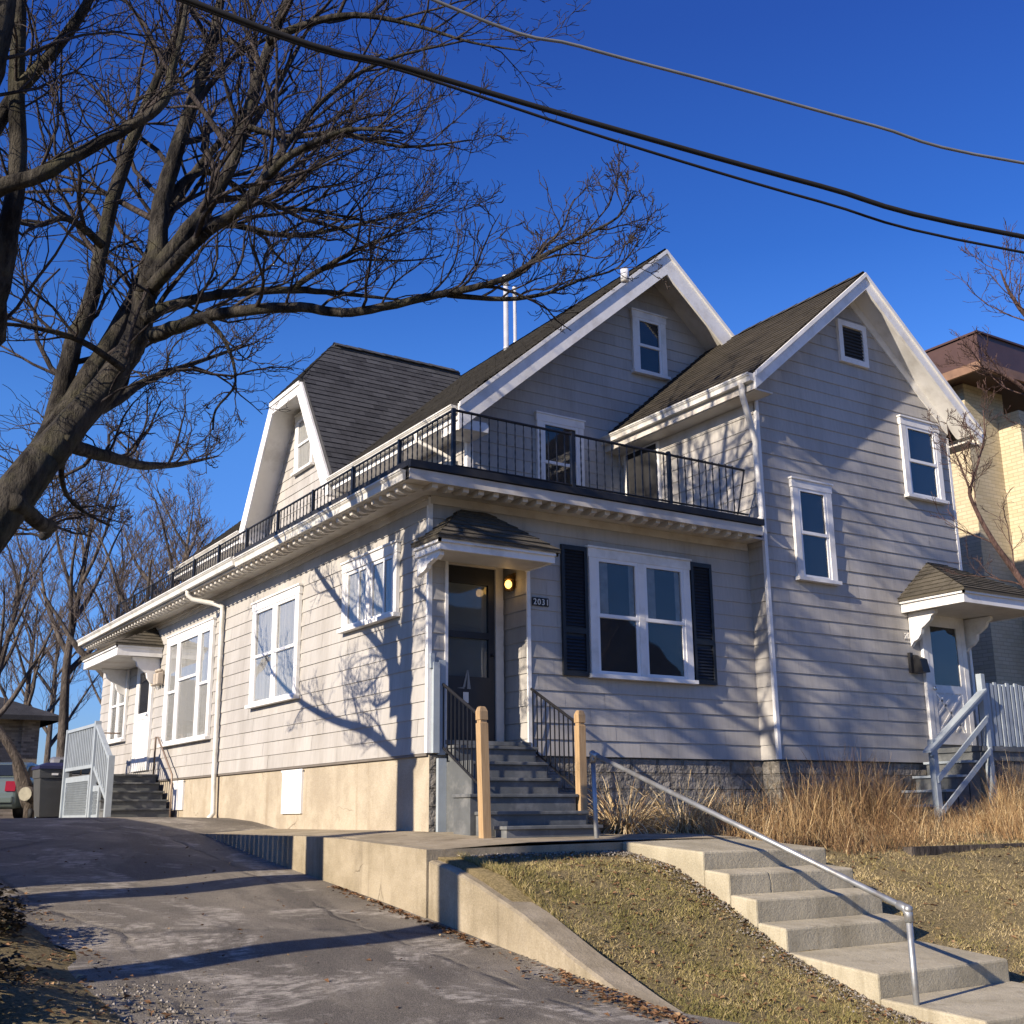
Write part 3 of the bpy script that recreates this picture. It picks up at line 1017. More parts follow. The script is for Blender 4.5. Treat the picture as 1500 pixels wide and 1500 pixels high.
# ---- windows
def window(ax, c, u0, u1, z0, z1, units, kind='dh', back=None, sgn=-1, casing=.11, trim=None, base=0.036, fr=VINYL):
    def B(g, a, b, p, q, d0, d1):
        d0 += base
        d1 += base
        if ax == 0:
            g.box(c + sgn * d1, c + sgn * d0, a, b, p, q)
        else:
            g.box(a, b, c + sgn * d1, c + sgn * d0, p, q)
    trim = trim or WHITE
    g = MB()
    B(g, u0, u0 + casing, z0 + .05, z1 - .12, -.02, .028)
    B(g, u1 - casing, u1, z0 + .05, z1 - .12, -.02, .028)
    B(g, u0 - .015, u1 + .015, z1 - .12, z1, -.02, .034)
    B(g, u0 - .03, u1 + .03, z1, z1 + .025, -.02, .055)
    B(g, u0 - .03, u1 + .03, z0, z0 + .05, -.02, .075)
    tot = sum(units)
    W = u1 - u0 - 2 * casing
    mull = .10
    avail = W - mull * (len(units) - 1)
    x = u0 + casing
    cells = []
    for i, k in enumerate(units):
        wd = avail * k / tot
        cells.append((x, x + wd))
        x += wd
        if i < len(units) - 1:
            B(g, x, x + mull, z0 + .05, z1 - .12, -.02, .026)
            x += mull
    win = g.build('window', trim, H)
    za, zb = z0 + .05, z1 - .12
    for i, (a, b) in enumerate(cells):
        zm = (za + zb) / 2
        g = MB()
        f = .045
        if kind in ('dh', 'triple'):
            zm2 = zm if not (kind == 'triple' and i == 1) else za + (zb - za) * .60
            for p, q, d in ((zm2 - .02, zb, .012), (za, zm2 + .02, .002)):
                B(g, a, a + f, p, q, d - .012, d + .012)
                B(g, b - f, b, p, q, d - .012, d + .012)
                B(g, a + f, b - f, q - f, q, d - .012, d + .012)
                B(g, a + f, b - f, p, p + f, d - .012, d + .012)
        else:
            B(g, a, a + f, za, zb, -.005, .014); B(g, b - f, b, za, zb, -.005, .014)
            B(g, a + f, b - f, zb - f, zb, -.005, .014); B(g, a + f, b - f, za, za + f, -.005, .014)
            m_ = a + (b - a) * .42
            B(g, m_ - .02, m_ + .02, za + f, zb - f, -.005, .012)
        g.build('sash', fr, win)
        g = MB(); B(g, a + .02, b - .02, za + .02, zb - .02, -.002, .0); g.build('pane', GLASS, win)
        if back == 'curtain':
            g = MB()
            n = 26
            for k in range(n):
                ua, ub = a + (b - a) * k / n, a + (b - a) * (k + 1) / n
                da, db = -.010 + .004 * math.sin(k * 1.9), -.010 + .004 * math.sin((k + 1) * 1.9)
                dd = [da + base, db + base]
                if ax == 0:
                    g.face([(c + sgn * dd[0], ua, za), (c + sgn * dd[1], ub, za), (c + sgn * dd[1], ub, zb), (c + sgn * dd[0], ua, zb)])
                else:
                    g.face([(ua, c + sgn * dd[0], za), (ub, c + sgn * dd[1], za), (ub, c + sgn * dd[1], zb), (ua, c + sgn * dd[0], zb)])
            g.build('curtain', CURTAIN, win)
        else:
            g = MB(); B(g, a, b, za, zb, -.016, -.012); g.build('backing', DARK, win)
            if back == 'drape':
                g = MB()
                for s0, s1 in ((0.05, .30), (.80, .97)):
                    B(g, a + (b - a) * s0, a + (b - a) * s1, za + .03, zb - .02, -.010, -.008)
                g.build('curtain', DRAPE, win)
            if back == 'half':
                g = MB(); B(g, a + .04, b - .04, za + .03, zm, -.010, -.008); g.build('blind', CURTAIN, win)
            if kind == 'dh':
                g = MB(); B(g, a + .045, b - .045, za + .045, zm, -.006, -.0045); g.build('insect_screen', SCREEN, win)
    return win

window(0, 0.0, 0.72, 2.30, 1.65, 2.57, (1, 1), 'case', 'curtain')
window(0, 0.0, 3.78, 5.66, 0.93, 2.55, (1, 1), 'dh', 'curtain')
window(0, 0.0, 7.55, 10.2, 0.58, 2.60, (.62, 1.25, .62), 'triple', 'curtain', casing=.13)
window(0, 0.0, 12.9, 14.25, 0.84, 2.47, (1, 1), 'dh', 'curtain')
wf = window(1, 0.0, 2.28, 3.96, 0.96, 2.62, (1, 1), 'dh', 'drape')
window(1, -0.33, 5.70, 6.50, 2.48, 3.97, (1,), 'dh', 'half', trim=WHITE)
window(1, -0.33, 8.24, 9.16, 4.05, 5.37, (1,), 'dh', None)
window(1, 2.8, 5.43, 6.17, 6.60, 7.76, (1,), 'dh', None)
window(1, 2.8, 3.41, 4.32, 4.0, 5.50, (1,), 'dh', None)
window(0, 2.17, 8.72, 9.66, 6.0, 7.26, (1,), 'dh', 'curtain')
window(0, 2.17, 8.35, 9.0, 3.6, 4.55, (1,), 'dh', None)

# gable vent
g = MB()
VX0, VX1, VZ0, VZ1 = 6.98, 7.62, 6.06, 6.76
for a, b, p, q in ((VX0, VX0 + .09, VZ0, VZ1), (VX1 - .09, VX1, VZ0, VZ1), (VX0 + .09, VX1 - .09, VZ0, VZ0 + .09), (VX0 + .09, VX1 - .09, VZ1 - .09, VZ1)):
    g.box(a, b, -0.39, -0.33, p, q)
gv = g.build('gable_vent', RAKE, H)
g = MB()
for k in range(9):
    z = VZ0 + .10 + k * .056
    g.prism([(VX0 + .09, -0.375, z), (VX0 + .09, -0.349, z + .05), (VX0 + .09, -0.345, z + .042), (VX0 + .09, -0.371, z - .008)], (VX1 - VX0 - .18, 0, 0))
g.box(VX0 + .09, VX1 - .09, -0.3475, -0.345, VZ0 + .09, VZ1 - .09)
g.build('slats', DARK, gv)

# shutters
for x0, x1 in ((1.86, 2.255), (3.995, 4.37)):
    g = MB()
    g.box(x0, x1, -0.03, -0.02, 0.97, 2.62)
    for a, b, p, q in ((x0, x0 + .045, .97, 2.62), (x1 - .045, x1, .97, 2.62), (x0 + .045, x1 - .045, .97, 1.03), (x0 + .045, x1 - .045, 2.56, 2.62), (x0 + .045, x1 - .045, 1.50, 1.57)):
        g.box(a, b, -0.055, -0.03, p, q)
    sh = g.build('shutter', SHUTTER, H)
    g = MB()
    z = 1.05
    while z < 2.55:
        if not 1.46 < z < 1.58:
            g.prism([(x0 + .045, -0.031, z + .035), (x0 + .045, -0.048, z), (x0 + .045, -0.043, z - .002), (x0 + .045, -0.031, z + .028)], (x1 - x0 - .09, 0, 0))
        z += .042
    g.build('louvres', SHUTTER, sh)

# ---- entrance alcove: storm door
sd = MB()
sd.box(0.25, 0.34, 0.49, 0.552, 0.15, 2.31); sd.box(1.11, 1.2, 0.49, 0.552, 0.15, 2.31); sd.box(0.34, 1.11, 0.49, 0.552, 2.10, 2.31)
sd.box(0.34, 1.11, 0.49, 0.552, 0.15, 0.95); sd.box(0.34, 1.11, 0.49, 0.552, 1.42, 1.50)
door = sd.build('front_door', DOORPAINT, H)
g = MB(); g.box(0.34, 1.11, 0.535, 0.538, .95, 2.10); g.build('backing', plain('pale_door_panel', (0.16, 0.19, 0.20), 0.1, 2, 0.7, 0), door)
g = MB(); g.box(0.34, 1.11, 0.515, 0.517, .95, 2.10); g.build('pane', GLASS, door)
g = MB(); g.ball((1.155, 0.47, 1.23), .022, .03, .022); g.build('door_handle', BLACKPL, door, True)
g = MB()        # slim silver triangular emblem and the paper notice on the door
g.prism([(0.74, .489, .82), (0.77, .489, .82), (0.805, .489, 1.02), (0.80, .489, 1.03)], (0, -.008, 0))
g.prism([(0.80, .489, .80), (0.85, .489, .80), (0.815, .489, 1.03), (0.806, .489, 1.0)], (0, -.007, 0))
g.prism([(0.66, .489, .805), (0.76, .489, .80), (0.76, .489, .82)], (0, -.006, 0))
g.build('door_emblem', EMBLEM, door)
g = MB(); g.box(0.745, 0.82, 0.484, 0.489, 0.63, 0.76); g.build('notice', PAPER, door)
g = MB(); g.box(0.21, 0.25, 0.46, 0.55, 0.15, 2.36); g.box(1.2, 1.31, 0.46, 0.55, 0.15, 2.36); g.box(0.25, 1.2, 0.46, 0.55, 2.312, 2.36); g.build('door_frame', SOFFIT, H)
g = MB(); g.box(0.12, 1.379, -0.03, 0.55, 0.10, 0.149); g.build('threshold', GREYP, H)
# porch lamp on the alcove side
g = MB(); g.lathe((1.30, 0.30, 2.17), [(-.16, .012), (-.15, .05), (-.02, .062), (-.01, .075), (.03, .05), (.06, .01)], 10); g.box(1.30, 1.372, .285, .315, 2.19, 2.215)
g.box(1.355, 1.375, .25, .35, 2.05, 2.25)
pl_ = g.build('porch_lamp', BRASS, H)
g = MB(); g.ball((1.262, 0.262, 2.095), .045, .045, .055); g.build('bulb', GOLD, pl_, True)
lp = bpy.data.lights.new('porch_bulb', 'POINT'); lp.energy = 0.3; lp.color = (1, .62, .25); lp.shadow_soft_size = .05
lo = bpy.data.objects.new('porch_bulb', lp); col.objects.link(lo); lo.location = (1.19, 0.20, 2.07)


def text(body, size, loc, rot, mat, parent, name, ext=0.004):
    cu = bpy.data.curves.new(name, 'FONT')
    cu.body = body
    cu.size = size
    cu.extrude = ext
    cu.materials.append(mat)
    o = bpy.data.objects.new(name, cu)
    col.objects.link(o)
    o.parent = parent
    inv = V(loc)
    q = parent
    while q is not None:
        inv -= q.location
        q = q.parent
    o.location = inv
    o.rotation_euler = rot
    bpy.context.view_layer.update()
    me = bpy.data.meshes.new_from_object(o.evaluated_get(bpy.context.evaluated_depsgraph_get()))
    m = bpy.data.objects.new(name, me)
    m.location, m.rotation_euler = o.location, o.rotation_euler
    bpy.data.objects.remove(o)
    m.name = name
    col.objects.link(m)
    m.parent = parent
    return m


g = MB()
for k in range(4):
    g.box(1.425 + k * .061, 1.481 + k * .061, -.034, -.022, 1.80, 1.905)
hn = g.build('house_number', BLACKPL, H)
for k, ch in enumerate('2031'):
    text(ch, .105, (1.432 + k * .061, -.036, 1.815), (R(90), 0, 0), NUM_M, hn, 'digit')
hn = MB(); hn.box(7.885, 8.14, -.352, -.348, 1.80, 1.92); hn = hn.build('house_number', SIDING, H)
for k, ch in enumerate('2033'):
    text(ch, .12, (7.89 + k * .063, -.355, 1.815), (R(90), 0, 0), NUM_M, hn, 'digit')

# ---- canopies
def canopy(name, ax, face, u0, u1, proj, zb, zt, zr, ua, ub, slab_under=.03, frac=1.0):
    """hipped door hood on plane ax = face, standing out proj; u0..u1 along the wall"""
    def P(u, d, z):
        return (face - d, u, z) if ax == 0 else (u, face - d, z)
    r = .05
    g = MB()
    A, B_, C_, D = P(u0 - r, 0.012, zt + .02), P(u0 - r, proj + r, zt + .02), P(u1 + r, proj + r, zt + .02), P(u1 + r, 0.012, zt + .02)
    E, F_ = P(ua, 0.012, zr), P(ub, 0.012, zr)
    g.face([A, B_, E]); g.face([B_, C_, F_, E]); g.face([C_, D, F_])
    for q in ([A, B_, E], [B_, C_, F_, E], [C_, D, F_]):
        shingles(g, q, .12, .25)
    dn = V((0, 0, -.035))
    for p, q in ((A, B_), (B_, C_), (C_, D)):
        g.face([V(p), V(p) + dn, V(q) + dn, V(q)])
    o = g.build(name, ROOF_C, H)
    g = MB()
    def BX(a, b, c_, d, z0, z1):
        if ax == 0:
            g.box(face - d, face - c_, a, b, z0, z1)
        else:
            g.box(a, b, face - d, face - c_, z0, z1)
    BX(u0, u1, proj - .035, proj, zb, zt); BX(u0, u0 + .035, .02, proj - .036, zb, zt); BX(u1 - .035, u1, .02, proj - .036, zb, zt)
    BX(u0 - .03, u1 + .03, proj, proj + .03, zt - .05, zt - .001)
    BX(u0 - .03, u0, .02, proj + .03, zt - .05, zt - .001); BX(u1, u1 + .03, .02, proj + .03, zt - .05, zt - .001)
    g.build('fascia', WHITE, o)
    g = MB()
    BX(u0 + .036, u1 - .036, .02, proj - .036, zb + .01, zb + .03)
    g.build('ceiling', SOFFIT, o)
    return o

def bracket(ax, face, u, proj, zt, ht, th, parent):
    """scrolled bracket under a hood"""
    prof = [(0.02, zt), (proj, zt), (proj, zt - .05), (proj * .86, zt - .09), (proj * .80, zt - ht * .30), (proj * .62, zt - ht * .42), (proj * .48, zt - ht * .50),
            (proj * .44, zt - ht * .66), (proj * .32, zt - ht * .80), (.02 + proj * .12, zt - ht * .86), (.02, zt - ht)]
    g = MB()
    if ax == 0:
        g.prism([(face - d, u, z) for d, z in prof], (0, th, 0))
    else:
        g.prism([(u, face - d, z) for d, z in prof], (th, 0, 0))
    g.build('bracket', WHITE, parent)

cf = canopy('door_hood', 1, 0.0, -0.20, 1.36, 0.62, 2.21, 2.34, 2.88, 0.42, 0.78)
bracket(1, 0.0, -0.17, .55, 2.21, .22, .06, cf)
cr = canopy('door_hood', 1, -0.33, 7.88, 9.9, 1.12, 2.20, 2.38, 3.04, 8.6, 9.1)
bracket(1, -0.33, 8.02, .5, 2.2, .5, .07, cr)
bracket(1, -0.33, 9.32, .5, 2.2, .5, .07, cr)
clh = canopy('door_hood', 0, 0.0, 10.64, 13.3, 0.87, 2.30, 2.50, 2.95, 11.2, 12.7)
bracket(0, 0.0, 10.75, .55, 2.3, .6, .08, clh)
bracket(0, 0.0, 13.0, .55, 2.3, .6, .08, clh)

# ---- side doors
def panel_door(ax, face, u0, u1, z0, z1, glass, name='side_door', cross=False):
    def B(g, a, b, p, q, d0, d1):
        if ax == 0:
            g.box(face - d1, face - d0, a, b, p, q)
        else:
            g.box(a, b, face - d1, face - d0, p, q)
    g = MB()
    B(g, u0 - .10, u0, z0, z1 + .10, .0, .055); B(g, u1, u1 + .10, z0, z1 + .10, .0, .055); B(g, u0, u1, z1, z1 + .10, .0, .055)
    fr = g.build('door_frame', WHITE, H)
    g = MB()
    s = .10
    zg = z0 + (z1 - z0) * glass
    B(g, u0, u0 + s, z0, z1, .02, .05); B(g, u1 - s, u1, z0, z1, .02, .05)
    B(g, u0 + s, u1 - s, z1 - s, z1, .02, .05); B(g, u0 + s, u1 - s, zg - .12, zg, .02, .05); B(g, u0 + s, u1 - s, z0, z0 + .18, .02, .05)
    B(g, u0 + s, u1 - s, z0 + .18, zg - .12, .02, .035)
    if cross:       # raised cross-buck strips on the lower panel
        a, b, p, q = u0 + s, u1 - s, z0 + .18, zg - .12
        for (x0, y0, x1, y1) in ((a, p, b, q), (a, q, b, p), (a + .18, p, b, q - .25), (a, p + .25, b - .18, q), (a, q - .25, a + .22, q), (b - .22, p, b, p + .25)):
            d = V((x1 - x0, 0, y1 - y0)).normalized()
            nn = V((-d.z, 0, d.x)) * .018
            q0, q1 = V((x0, face - .036, y0)), V((x1, face - .036, y1))
            g.prism([q0 + nn, q1 + nn, q1 - nn, q0 - nn], (0, -.010, 0))
    dr = g.build(name, WHITE, H)
    g = MB(); B(g, u0 + s, u1 - s, zg, z1 - s, .035, .037); g.build('pane', GLASS, dr)
    g = MB(); B(g, u0 + s, u1 - s, zg, z1 - s, .022, .025); g.build('backing', DARK if ax else SCREEN, dr)
    g = MB()
    zz = zg - .06
    if ax == 0:
        g.ball((face - .075, u0 + .05, zz), .03, .03, .03)
    else:
        g.ball((u0 + .05, face - .075, zz), .03, .03, .03)
    g.build('door_handle', CHROME, dr, True)

panel_door(1, -0.345, 8.34, 9.16, 0.27, 2.14, .47, 'side_door', True)
panel_door(0, -0.012, 11.15, 12.05, 0.20, 2.22, .55)
g = MB(); g.box(5.09, 5.12, 1.80, 2.68, DK, 5.05); dd = g.build('deck_door', WHITE, H)
g = MB(); g.box(5.08, 5.089, 1.86, 2.62, DK + .02, 5.02); g.build('screen', plain('dark_screen_door', (0.018, 0.018, 0.02), .4, 3, .7, .2), dd)

# ---- downspouts
def downspout(pts, r=.042):
    g = MB(); g.tube(pts, r, 8); g.build('downspout', GUTTER, H, True)
downspout([(-.57, 7.45, 3.06), (-.57, 7.45, 2.96), (-.50, 7.42, 2.88), (-.20, 7.2, 2.80), (-.075, 7.1, 2.74), (-.07, 7.1, 2.60), (-.07, 7.08, 0.0), (-.06, 7.05, -0.62), (-.16, 6.95, -0.70)])
downspout([(4.72, -.50, 5.20), (4.72, -.50, 5.02), (4.80, -.46, 4.9), (5.06, -.36, 4.42), (5.07, -.34, 4.30), (5.07, -.38, 3.32), (4.95, -.45, 3.24)], .045)
downspout([(1.60, 3.4, 5.05), (1.60, 3.4, 4.92), (1.9, 3.2, 4.72), (2.10, 3.1, 4.60), (2.11, 3.1, 3.3)], .035)
# boxed meter channel by the corner
g = MB(); g.box(0.03, 0.11, -0.075, -0.024, 0.0, 1.02); g.box(0.11, 0.20, -0.05, -0.024, -0.02, 1.05); g.box(0.0, 0.05, -.06, -.023, 0.95, 1.12); g.build('meter_channel', GREYL, H)
g = MB(); g.box(7.92, 7.98, -.40, -.353, 1.30, 1.60); g.prism([(7.98, -.353, 1.58), (7.98, -.52, 1.50), (7.98, -.56, 1.30), (7.98, -.353, 1.30)], (.16, 0, 0)); mbx = g.build('letter_box', BLACKPL, H)

# ---- deck railing
rail = MB()
RX, RY, RB, RT = 0.13, -0.33, DK + .09, 4.0
rail.tube([(RX, RY, RT), (4.83, RY, RT - .03)], .017, 6)
rail.tube([(RX, RY, RB), (4.86, RY, RB + .02)], .013, 6)
rail.tube([(RX, RY, RT), (RX, 15.0, RT)], .017, 6)
rail.tube([(RX, RY, RB), (RX, 15.0, RB)], .013, 6)
def baluster(x, y, lean=0):
    pts = []
    rr = []
    for k in range(15):
        z = RB + (RT - RB) * k / 14
        pts.append((x + lean * (k / 14), y, z))
        rr.append(.0065 if k % 2 else .0105)
    rail.tube(pts, rr, 4, False)
n = 37
for k in range(1, n):
    baluster(RX + (4.6) * k / n, RY, 0.0)
for k in range(1, 118):
    baluster(RX, RY + 15.33 * k / 118)
rail.tube([(4.66, RY, RB), (4.83, RY, RT - .03)], .014, 6)
ro = rail.build('deck_railing', IRON, H)
for x, y in [(RX, RY), (1.86, RY), (3.45, RY)] + [(RX, RY + 15.33 * k / 11) for k in range(1, 12)]:
    g = MB(); g.box(x - .022, x + .022, y - .022, y + .022, DK - .02, RT + .02); g.build('post', IRON, ro)
for x in (1.92, 3.5):
    g = MB(); g.tube([(x, RY + .02, DK + .42), (x + .16, RY + .30, DK)], .012, 5); g.build('brace', GALV, ro)

# ------------------------------------------------------------------ front entry stairs
es = thing('entry_stairs', 'grey painted wooden stairs with two raw lumber posts at the front door', 'stairs', (0.7, -0.8, -0.9))
def tread(parent, x0, x1, y0, y1, z, zb, mat, name='tread'):
    g = MB(); g.box(x0, x1, y0, y1, z - .035, z); g.build(name, mat, parent, bevel=.006)
    g = MB(); g.box(x0 + .02, x1 - .02, y0 + .03, y1, zb, z - .036); g.build('riser', GREYP, parent)
tread(es, 0.22, 1.37, -0.20, -0.035, 0.085, -1.0, GREYP)
tread(es, 0.22, 1.37, -0.42, -0.201, -0.10, -1.0, GREYP)
tread(es, 0.22, 1.37, -0.64, -0.421, -0.285, -1.0, GREYP)
tread(es, -0.05, 1.34, -1.02, -0.641, -0.465, -1.0, GREYP, 'landing')
tread(es, 0.0, 1.27, -1.30, -1.021, -0.645, -1.0, GREYP)
tread(es, 0.06, 1.27, -1.55, -1.301, -0.79, -1.0, GREYP)
g = MB(); g.box(0.195, 0.219, -0.638, -0.078, -0.95, -0.10); g.build('side_panel', GREYP, es)
g = MB(); g.box(0.09, 0.194, -0.09, -0.04, -0.95, -0.06); g.build('side_trim', GREYL, es)
for x, y, z in ((-0.10, -1.40, 0.40), (1.40, -0.99, 0.45)):
    g = MB()
    h = .046
    prof = [(-1.0, h), (z - .17, h), (z - .165, h * .80), (z - .14, h * .80), (z - .135, h), (z - .05, h), (z - .012, h * .72), (z, h * .5)]
    lv = [[(x - r, y - r, q), (x + r, y - r, q), (x + r, y + r, q), (x - r, y + r, q)] for q, r in prof]
    lean = -.03 if x < 1 else 0
    lv = [[(a + lean * (c + .9), b, c) for a, b, c in ring] for ring in lv]
    for p, q in zip(lv, lv[1:]):
        for k in range(4):
            g.face([p[k], p[(k + 1) % 4], q[(k + 1) % 4], q[k]])
    g.face(lv[-1])
    g.build('newel_post', NEWWOOD, es)
for x in (0.17, 1.39):
    g = MB()
    a, b = V((x, -0.03, .78)), V((x, -0.93, .32))
    c, d = V((x, -0.03, .07)), V((x, -0.93, -.42))
    g.tube([a, b], .018, 6); g.tube([c, d], .013, 6)
    for k in range(10):
        t = (k + .3) / 10
        g.tube([a.lerp(b, t), c.lerp(d, t)], .0085, 4)
    g.build('handrail', IRON, es)

# ------------------------------------------------------------------ stairs at the side door
ss = thing('side_stairs', 'grey wooden stairs with lattice skirt under the white side door', 'stairs', (-0.6, 10.5, -0.68))
g = MB(); g.box(-1.2, -0.03, 10.4, 12.4, 0.06, 0.10); g.box(-1.15, -0.04, 10.43, 12.35, -0.9, 0.059); g.build('landing', GREYP, ss)
for k in range(1, 5):
    tread(ss, -1.2 - (.03 if k > 2 else 0), -0.05, 10.4 - .27 * k - .03, 10.4 - .27 * (k - 1) - .001, 0.10 - .155 * k, -0.9, GREYP)
def lattice(x, y0, y1, z0, z1):
    g = MB()
    p = .085
    t = .013
    k = y0 - (z1 - z0)
    while k < y1:
        for s_ in (1, -1):
            a = [(k, z0), (k + (z1 - z0), z1)] if s_ > 0 else [(k, z1), (k + (z1 - z0), z0)]
            q = clip([(a[0][0] - t, a[0][1]), (a[0][0] + t, a[0][1]), (a[1][0] + t, a[1][1]), (a[1][0] - t, a[1][1])], 0, y0, True)
            q = clip(q, 0, y1, False)
            if len(q) >= 3:
                g.prism([(x + (.004 if s_ > 0 else -.006), u, v) for u, v in q], (-.008, 0, 0))
        k += p
    return g
for y0, y1, z0, z1 in ((10.52, 12.28, -.64, -.02), (9.75, 10.30, -.64, -.22)):
    g = lattice(-1.215, y0, y1, z0, z1)
    lt = g.build('lattice', GREYL, ss)
    g = MB(); g.box(-1.24, -1.2, y0 - .09, y0, z0 - .03, z1 + .1); g.box(-1.24, -1.2, y1, y1 + .09, z0 - .03, z1 + .1)
    g.box(-1.24, -1.2, y0, y1, z1, z1 + .1); g.box(-1.24, -1.2, y0, y1, z0 - .03, z0 + .02); g.build('lattice_frame', GREYL, lt)
g = MB(); X = -1.23
g.box(X - .04, X + .04, 10.15, 12.4, .93, .985); g.box(X - .03, X + .03, 10.15, 12.4, .20, .26)
y = 10.25
while y < 12.35:
    g.box(X - .02, X + .02, y - .02, y + .02, .26, .93); y += .135
g.prism([(X - .04, 10.15, .985), (X - .04, 10.15, .92), (X - .04, 9.05, .27), (X - .04, 9.05, .335)], (.08, 0, 0))
g.prism([(X - .03, 10.15, .25), (X - .03, 10.15, .18), (X - .03, 9.05, -.43), (X - .03, 9.05, -.36)], (.06, 0, 0))
for k in range(1, 9):
    y = 10.15 - k * .125
    t = (10.15 - y) / 1.1
    g.box(X - .02, X + .02, y - .02, y + .02, .20 - .62 * t, .95 - .65 * t)
g.build('railing', GREYL, ss)
for y, z in ((12.4, 1.0), (10.15, 1.02), (9.02, .36)):
    g = MB(); g.box(X - .05, X + .05, y - .05, y + .05, -.85, z); g.build('post', GREYL, ss)
g = MB(); g.tube([(-.12, 10.35, .1), (-.12, 10.35, .78), (-.12, 10.2, .76), (-.13, 9.15, .05), (-.14, 9.1, -.7)], .018, 6)
g.tube([(-1.0, 12.2, .1), (-1.0, 12.2, .95), (-.3, 12.2, .95)], .016, 6); g.build('pipe_rail', plain('rusty_pipe', (0.25, 0.19, 0.15), .2, 8, .5, 0, metal=.4), ss, True)

# three tube letter boxes by the side door
for k in range(3):
    yy = 10.48 + k * .17
    place = ('nearest the big window', 'in the middle', 'nearest the side door')[k]
    t = thing('letter_box', 'beige letter box on the siding, of three the one ' + place, 'letter box', (-.08, yy, 1.75), 'letter boxes by the side door')
    g = MB(); g.prism([(-.025, yy - .06, 1.76), (-.15, yy - .06, 1.76), (-.15, yy - .06, 1.98), (-.025, yy - .06, 2.02)], (0, .12, 0)); g.build('body', BEIGE, t, bevel=.02)
    g = MB(); g.ball((-.085, yy, 2.03), .06, .055, .035); g.build('lid', BEIGE, t, True)

# ------------------------------------------------------------------ side porch on the right
sp = thing('side_porch', 'weathered grey board porch with stairs and slatted balustrade below the right door', 'porch', (8.5, -0.8, -0.95))
g = MB(); g.box(8.22, 11.2, -1.25, -0.37, .13, .20); g.box(8.25, 11.2, -1.22, -.38, .0, .129); g.build('deck', GREYP, sp)
for k in range(1, 5):
    x = 8.22 - .27 * k
    g = MB(); g.box(x, x + .30, -1.18, -.42, .20 - .2 * k - .035, .20 - .2 * k); g.build('tread', GREYL, sp, bevel=.005)
    g = MB(); g.box(x + .03, x + .268, -1.15, -.45, -1.1, .20 - .2 * k - .036); g.build('riser', GREYP, sp)
Yp = -1.22
g = MB()
x = 8.46
rb = random.Random(4)
while x < 11.1:
    g.box(x, x + .062, Yp - .012 + rb.uniform(-.004, .004), Yp + .012, .20 + rb.uniform(-.02, .02), 1.10 + rb.uniform(-.03, .03)); x += .098
g.box(8.4, 11.15, Yp + .014, Yp + .05, .30, .38); g.box(8.4, 11.15, Yp + .014, Yp + .05, .94, 1.02); g.box(8.4, 11.15, Yp + .012, Yp + .09, 1.06, 1.10)
g.build('balustrade', GREYL, sp)
for x, z, zb in ((8.37, 1.22, -1.1), (11.1, 1.2, -1.1), (7.16, .26, -1.1), (9.8, .13, -1.1)):
    g = MB(); g.box(x - .045, x + .045, Yp - .045, Yp + .045, zb, z); g.build('post', GREYL, sp, bevel=.006)
for za, zb in ((.97, .12), (.62, -.23), (.18, -.67)):
    g = MB(); g.prism([(8.34, Yp - .07, za), (8.34, Yp - .07, za - .09), (7.04 + (.1 if za < .9 else 0), Yp - .07, zb - .09), (7.04 + (.1 if za < .9 else 0), Yp - .07, zb)], (0, .024, 0)); g.build('stair_rail', GREYL, sp)
g = MB(); g.prism([(8.34, Yp - .11, 1.0), (8.34, Yp - .11, .965), (6.98, Yp - .11, .075), (6.98, Yp - .11, .11)], (0, .13, 0)); g.build('handrail', GREYL, sp)
g = MB()
for k in range(20):
    g.box(8.42 + k * .14, 8.42 + k * .14 + .12, Yp + .02, Yp + .04, -1.1, .0)
g.build('skirt', plain('dark_skirt_boards', (0.10, 0.10, 0.095), .2, 5, .8, .2), sp)

# ------------------------------------------------------------------ off-white things behind
bin_ = thing('wheelie_bin', 'grey wheeled rubbish bin with dark blue lid beside the side stairs', 'bin', (-1.32, 13.2, -0.68))
g = MB()
def frustum(g, cx_, cy_, z0, z1, a0, b0, a1, b1):
    lo = [(cx_ - a0, cy_ - b0, z0), (cx_ + a0, cy_ - b0, z0), (cx_ + a0, cy_ + b0, z0), (cx_ - a0, cy_ + b0, z0)]
    hi = [(cx_ - a1, cy_ - b1, z1), (cx_ + a1, cy_ - b1, z1), (cx_ + a1, cy_ + b1, z1), (cx_ - a1, cy_ + b1, z1)]
    g.face(lo[::-1]); g.face(hi)
    for k in range(4):
        g.face([lo[k], lo[(k + 1) % 4], hi[(k + 1) % 4], hi[k]])
frustum(g, -1.32, 13.2, -.64, .20, .23, .26, .29, .34)
frustum(g, -1.32, 13.2, .10, .27, .30, .35, .31, .36)
g.build('body', BINGREY, bin_, bevel=.015)
g = MB(); frustum(g, -1.32, 13.2, .272, .33, .33, .39, .32, .38); frustum(g, -1.32, 13.2, .331, .40, .30, .36, .14, .2); g.tube([(-1.62, 13.62, .3), (-1.02, 13.62, .3)], .018, 6); g.build('lid', BINBLUE, bin_, bevel=.01)
g = MB(); g.box(-1.40, -1.28, 12.833, 12.845, .15, .19); g.build('sticker', PAPER, bin_)
for dx in (-.29, .29):
    g = MB(); g.tube([(-1.32 + dx - .03, 13.5, -.58), (-1.32 + dx + .03, 13.5, -.58)], .10, 14); g.build('wheel', TYRE, bin_, True)


